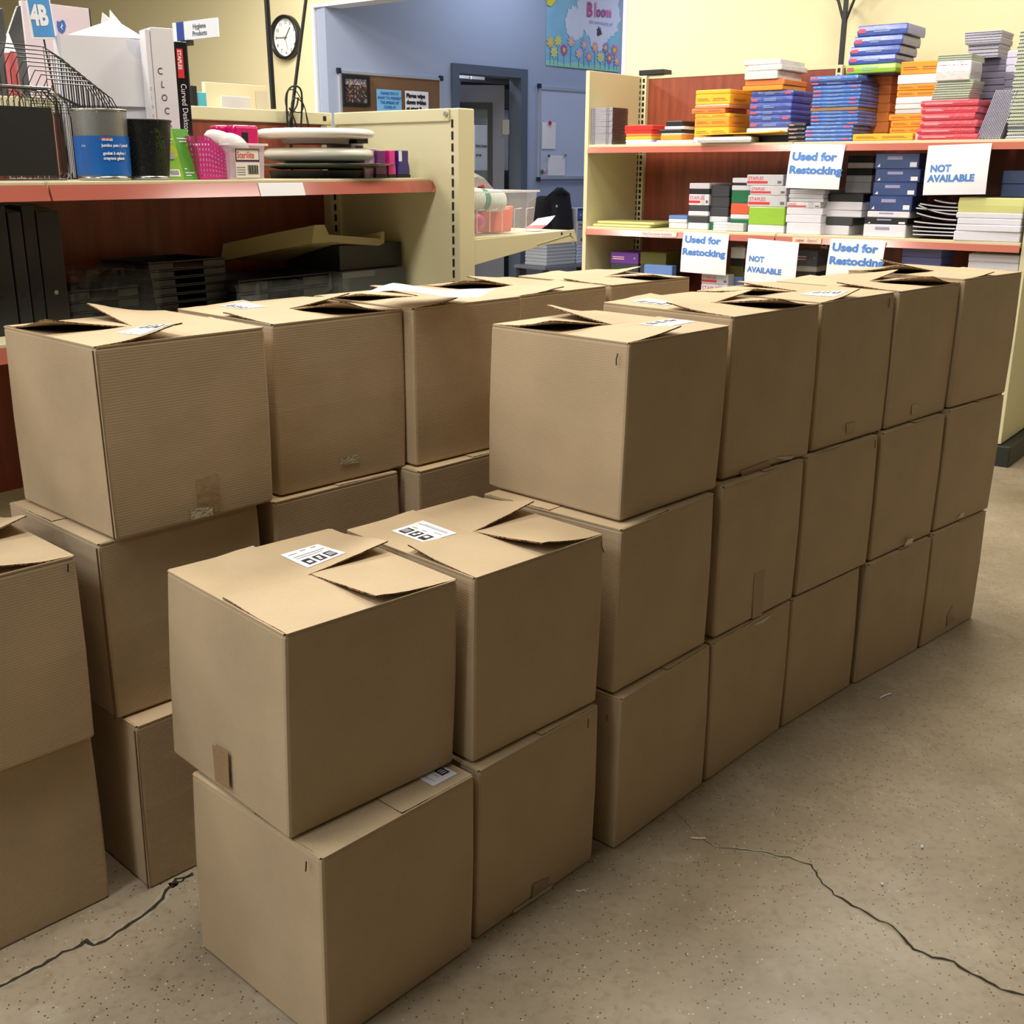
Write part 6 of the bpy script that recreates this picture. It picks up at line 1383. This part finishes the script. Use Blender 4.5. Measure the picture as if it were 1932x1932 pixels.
# whiteboard
x0, y1 = BL.px(1018, 162, .02); x1 = x0 + 1.35; y0 = BL.px(1017, 338, .02)[1]
root = thing('whiteboard', BL.M(x0, y0, .001), 'whiteboard with aluminium frame and pinned sheets on the blue wall', 'whiteboard'); w_, h = x1 - x0, y1 - y0
MB().box(.012, w_ - .012, .012, h - .012, 0, .012).build('board_face', mat('whiteboard_face', (190, 200, 226), .25, coat=.4), root)
mb = MB(); mb.box(0, w_, h - .03, h, 0, .022); mb.box(0, w_, 0, .03, 0, .03); mb.box(0, .022, .03, h - .03, 0, .022); mb.box(w_ - .022, w_, .03, h - .03, 0, .022); mb.build('frame', ALU, root)
for cx_, cy_ in ((0, h), (0, 0), (w_, h), (w_, 0)): MB().box(cx_ - .018, cx_ + .018, cy_ - .022, cy_ + .022, 0, .032).build('corner_cap', mat('navy_cap', (22, 26, 50), .5), root, bevel=.004)
bsheet(1023, 230, 1048, 281, WHITE, 'pinned_sheet', 'upper white sheet held by a magenta magnet on the whiteboard', 'sheet')
o, w_, h = bsheet(1034, 293, 1066, 331, WHITE, 'pinned_sheet', 'lower white sheet held by two magnets on the whiteboard', 'sheet')
def magnet(u, v, c, label, r=.022):
    x, y = BL.px(u, v, .02); o = MB().lathe([(0, .012), (r * .8, .012), (r, .008), (r, 0), (0, 0)], 20, 0, 'z').build('magnet', mat('magnet_%d_%d' % (u, v), c, .3), None, BL.M(x, y, .0275)); tag(o, label, 'magnet', 'whiteboard magnets')
magnet(1036, 232, (200, 30, 90), 'magenta round magnet above the upper sheet'); magnet(1034, 294, (40, 60, 110), 'navy magnet at the left corner of the lower sheet', .014); magnet(1065, 293, (110, 130, 150), 'grey magnet at the right corner of the lower sheet', .016)
magnet(1021, 324, (40, 110, 84), 'green magnet at the lower left of the whiteboard'); magnet(1027, 323, (230, 150, 170), 'pink magnet beside the green one')
# door
DG_ = mat('blue_grey_door_frame', (84, 94, 112), .45); DL = mat('grey_door', (128, 130, 142), .5); DK = mat('dark_door_trim', (58, 58, 60), .5)
fr_ = MB(); fr_.box(dx0 - .0, dx0 + DF, 0, dy1 - DF, -.14, .03); fr_.box(dx1 - DF * 1.1, dx1, 0, dy1 - DF, -.14, .03); fr_.box(dx0, dx1, dy1 - DF, dy1, -.14, .03)
dr = fr_.build('door_1', DG_, None, BL.M()); tag(dr, None, None, None, 'structure')
# open leaf, hinged on the right, swung into the room behind
hx = dx1 - DF * 1.1 - .05
LWD = (hx - dx0 - DF) * 1.0
piv = thing('door_leaf', BL.M(hx, 0, -.16, R(-40), 0), 'grey door with a window, standing ajar in the blue grey frame', 'door')
lw = .95; lh = dy1 - DF - .06
wx0, wx1, wy0, wy1 = -.72, -.12, lh * .52, lh * .93
mb = MB(); mb.box(-lw, wx0, .01, lh, -.045, 0); mb.box(wx1, 0, .01, lh, -.045, 0); mb.box(wx0, wx1, .01, wy0, -.045, 0); mb.box(wx0, wx1, wy1, lh, -.045, 0); mb.build('leaf', DL, piv)
t_ = .05; mb = MB(); mb.box(wx0, wx0 + t_, wy0, wy1, -.05, .008); mb.box(wx1 - t_, wx1, wy0, wy1, -.05, .008); mb.box(wx0 + t_, wx1 - t_, wy0, wy0 + t_, -.05, .008); mb.box(wx0 + t_, wx1 - t_, wy1 - t_, wy1, -.05, .008); mb.build('window_frame', DK, piv)
MB().box(wx0 + t_, wx1 - t_, wy0 + t_, wy1 - t_, -.025, -.022).build('window_pane', mat('door_glass', (200, 208, 214), .05, alpha=.15, coat=.5), piv)
MB().box(-.02, .05, lh * .80, lh * .86, .0, .012).build('hinge', mat('hinge_metal', (170, 168, 160), .4, metal=.5), piv); MB().box(-.02, .05, lh * .35, lh * .41, .0, .012).build('hinge', mat('hinge_metal', (170, 168, 160), .4, metal=.5), piv)
# room behind the door
struct('wall_store_room', MB().box(.1, 8.0, 0, CEIL, -3.0, -2.9), mat('store_wall', (96, 96, 98), .8), BL)
area('ceiling_lamp_store', BL.P(dx1 - .3, 3.3, -1.2), .8, .4, 60, (.92, .95, 1), (0, 0, G))
def dbox(u0, u1, vt, vb, zd, m, name, label, cat, d=.3, txt=None):
    x0, yt_ = BL.px(u0, vt, zd); x1, yb_ = BL.px(u1, vb, zd); root = thing(name, BL.M(x0, yb_, zd), label, cat)
    MB().box(0, x1 - x0, 0, yt_ - yb_, -d, 0).build('box_body', m, root, bevel=.01); return root, x1 - x0, yt_ - yb_
rk0, _ = BL.px(868, 500, -1.5); rk1, _ = BL.px(985, 500, -1.5)
rack = thing('storage_rack', BL.M(rk0, 0, -1.5), 'metal rack with white boxes seen through the door window', 'rack')
ys_ = [BL.px(920, v, -1.5)[1] for v in (560, 440, 322, 198, 152)]
for y in ys_: MB().box(0, rk1 - rk0 + .4, y - .03, y, -.5, 0).build('rack_shelf', DK, rack)
for x in (0, rk1 - rk0 + .36): MB().box(x, x + .04, 0, ys_[-1] - .03, -.04, .0).build('rack_post', DK, rack)
def rbox(u0, u1, vt, si, m, name, label, txt=None, z=-1.53):
    x0, yt_ = BL.px(u0, vt, z); x1, _ = BL.px(u1, vt, z); yb_ = ys_[si]; root = thing(name, BL.M(x0, yb_ + .001, z), label, 'box'); w_ = x1 - x0; h = yt_ - yb_ - .001
    MB().box(0, w_, 0, h, -.3, 0).build('box_body', m, root, bevel=.006)
    if txt:
        for k, t in enumerate(txt): text(root, t, w_ * .08, h * (.52 - .2 * k), w_ * .2, BLACK, .002, bold=.004)
WB2 = mat('storeroom_white', (206, 208, 216), .6)
rbox(895, 921, 236, 2, WB2, 'white_box', 'white box with bold black words seen through the door window', ('have been', 'open'))
rbox(923, 940, 222, 2, mat('grey_bundle', (170, 172, 178), .5), 'grey_bundle', 'pale grey wrapped bundle beside the white box in the store room')
rbox(941, 960, 196 + 10, 2, mat('grey_bundle', (170, 172, 178), .5), 'grey_bundle', 'upright pale bundle at the right of the store room rack')
rbox(862, 886, 137, 4, WB2, 'white_box', 'white box on the rack top, left above the door leaf', None, -1.52); rbox(889, 915, 138, 4, WB2, 'white_box', 'white box on the rack top, right above the door leaf', None, -1.52)
rbox(884, 905, 186, 3, WB2, 'white_label_box', 'small white labelled box high in the store room rack')
# table with papers, box and black bag by the blue wall
TZ = -.0
zt_ = .45; x0, yt_ = BL.px(1032, 500, zt_); x1 = x0 + .95
ttop = BL.px(1060, 500, zt_)[1] - .0
root = thing('side_table', BL.M(x0 - .05, 0, zt_ + .02), 'grey side table against the blue wall, hidden behind the cartons', 'table')
w_ = x1 - x0 + .1; MB().box(0, w_, ttop - .035, ttop - .003, -.44, 0).build('table_top', mat('grey_laminate', (120, 122, 126), .5), root, bevel=.003)
for a, b in ((.03, -.03), (w_ - .07, -.03), (.03, -.41), (w_ - .07, -.41)): MB().box(a, a + .04, 0, ttop - .035, b - .02, b + .02).build('leg', DK, root)
hs = (BL.px(1050, 456, zt_)[1] - ttop) / 7; rd = random.Random(3)
GPAP = mat('paper_bundle', (176, 180, 190), .7, bump=.3, bscale=14)
xp0 = BL.px(1032, 480, zt_)[0]; wp = BL.px(1087, 480, zt_)[0] - xp0
for i in range(7):
    pack(BL, xp0 + rd.random() * .012, ttop + hs * i, zt_ - .01, wp, hs, .3, GPAP, 'grey white paper bundle, %s of the pile under the black bag' % nth(i, 7), 'paper pack', 'paper bundles on the side table', 0, 'paper_bundle', 'plain', .002)
xq0 = xp0 + wp + .02; hs2 = (BL.px(1095, 462, zt_)[1] - ttop) / 6
for i in range(6): pack(BL, xq0 + rd.random() * .012, ttop + hs2 * i, zt_ - .01, .30, hs2, .25, mat('bluish_paper', (190, 200, 226), .7), 'bluish white paper bundle, %s of the right hand pile' % nth(i, 6), 'paper pack', 'bluish paper bundles', 0, 'paper_bundle', 'plain', .002)
yb_ = ttop + hs2 * 6; bxx0, ybt = BL.px(1073, 394, zt_); 
root = thing('paper_carton', BL.M(xq0, yb_ + .001, zt_ - .01), 'blue and white copier paper carton beside the black bag', 'box')
w_ = .34; h = ybt - yb_; MB().box(0, w_, 0, h, -.25, 0).build('carton_body', mat('grey_white_card', (190, 192, 198), .6), root, bevel=.003)
MB().box(0, w_, h * .66, h, .0002, .0015).build('blue_panel', mat('carton_blue', (40, 60, 140), .5), root)
MB().box(w_ * .18, w_, h * .10, h * .18, .0002, .0015).build('red_band', mat('carton_red', (170, 40, 50), .5), root)
mb = MB(); a, b, c, d_ = w_ * .05, w_ * .25, h * .72, h * .92; t_ = .006
mb.box(a, a + t_, c, d_, .0016, .0028); mb.box(b - t_, b, c, d_, .0016, .0028); mb.box(a + t_, a + .03, c, c + t_, .0016, .0028); mb.box(b - .03, b - t_, c, c + t_, .0016, .0028); mb.box(a + t_, a + .03, d_ - t_, d_, .0016, .0028); mb.box(b - .03, b - t_, d_ - t_, d_, .0016, .0028); mb.box(a + .02, b - .02, c + .02, d_ - .02, .0016, .0024)
mb.build('bracket_logo', mat('logo_pale', (150, 170, 220), .5), root)
text(root, 'Printer Paper', w_ * .06, h * .52, h * .09, mat('carton_text', (70, 72, 80), .6), .002, bold=.001); text(root, 'Office Copy & Print', w_ * .06, h * .43, h * .065, mat('carton_text', (70, 72, 80), .6), .002)
# bag: slumped soft body with a front pocket and flap
yb_ = ttop + hs * 7
P_ = [BL.px(u, v, zt_ - .05) for u, v in ((1029, 372), (1046, 366), (1060, 357), (1075, 355), (1082, 362), (1090, 392))]
bw = BL.px(1086, 420, zt_)[0] - BL.px(1030, 420, zt_)[0]; bh_ = BL.px(1070, 356, zt_)[1] - yb_
root = thing('black_bag', BL.M(xp0 - .02, yb_ + .001, zt_ - .04), 'slumped black fabric bag on the grey paper pile against the blue wall', 'bag')
BGM = mat('black_fabric', (20, 21, 28), .9, bump=.4, bscale=60)
def soft(x0, x1, y0, y1, d, skew, nm, zoff=0, seed=1):
    rd = random.Random(seed); rings = []
    for a in range(9):
        t = a / 8; s_ = 1 - .28 * t ** 2 - (.5 if a == 8 else 0) - (.12 if a == 0 else 0); cx_ = (x0 + x1) / 2 + skew * t; q = []
        for k in range(20):
            th = 2 * math.pi * k / 20; c, s2 = math.cos(th), math.sin(th); c = math.copysign(abs(c) ** .6, c); s2 = math.copysign(abs(s2) ** .6, s2); j = 1 + (rd.random() - .5) * .06
            q.append((cx_ + (x1 - x0) / 2 * s_ * c * j, y0 + (y1 - y0) * t, zoff - d / 2 + d / 2 * s_ * s2 * j))
        rings.append(q)
    return MB().loft(rings, 0, True, True, True).build(nm, BGM, root, smooth=True)
soft(0, bw * .95, 0, bh_ * .86, .24, -bw * .12, 'bag_body', -.03, 1); soft(bw * .38, bw * 1.05, bh_ * .12, bh_ * 1.02, .16, -bw * .06, 'front_pocket', .03, 2)
MB().tube([(bw * .15, bh_ * .8, -.05), (bw * .3, bh_ * .93, .0), (bw * .5, bh_ * .98, .02), (bw * .75, bh_ * .9, .02)], .012, 8).build('carry_handle', BGM, root)
MB().box(bw * .22, bw * .26, bh_ * .66, bh_ * .70, .082, .086).build('white_tag', WHITE, root)
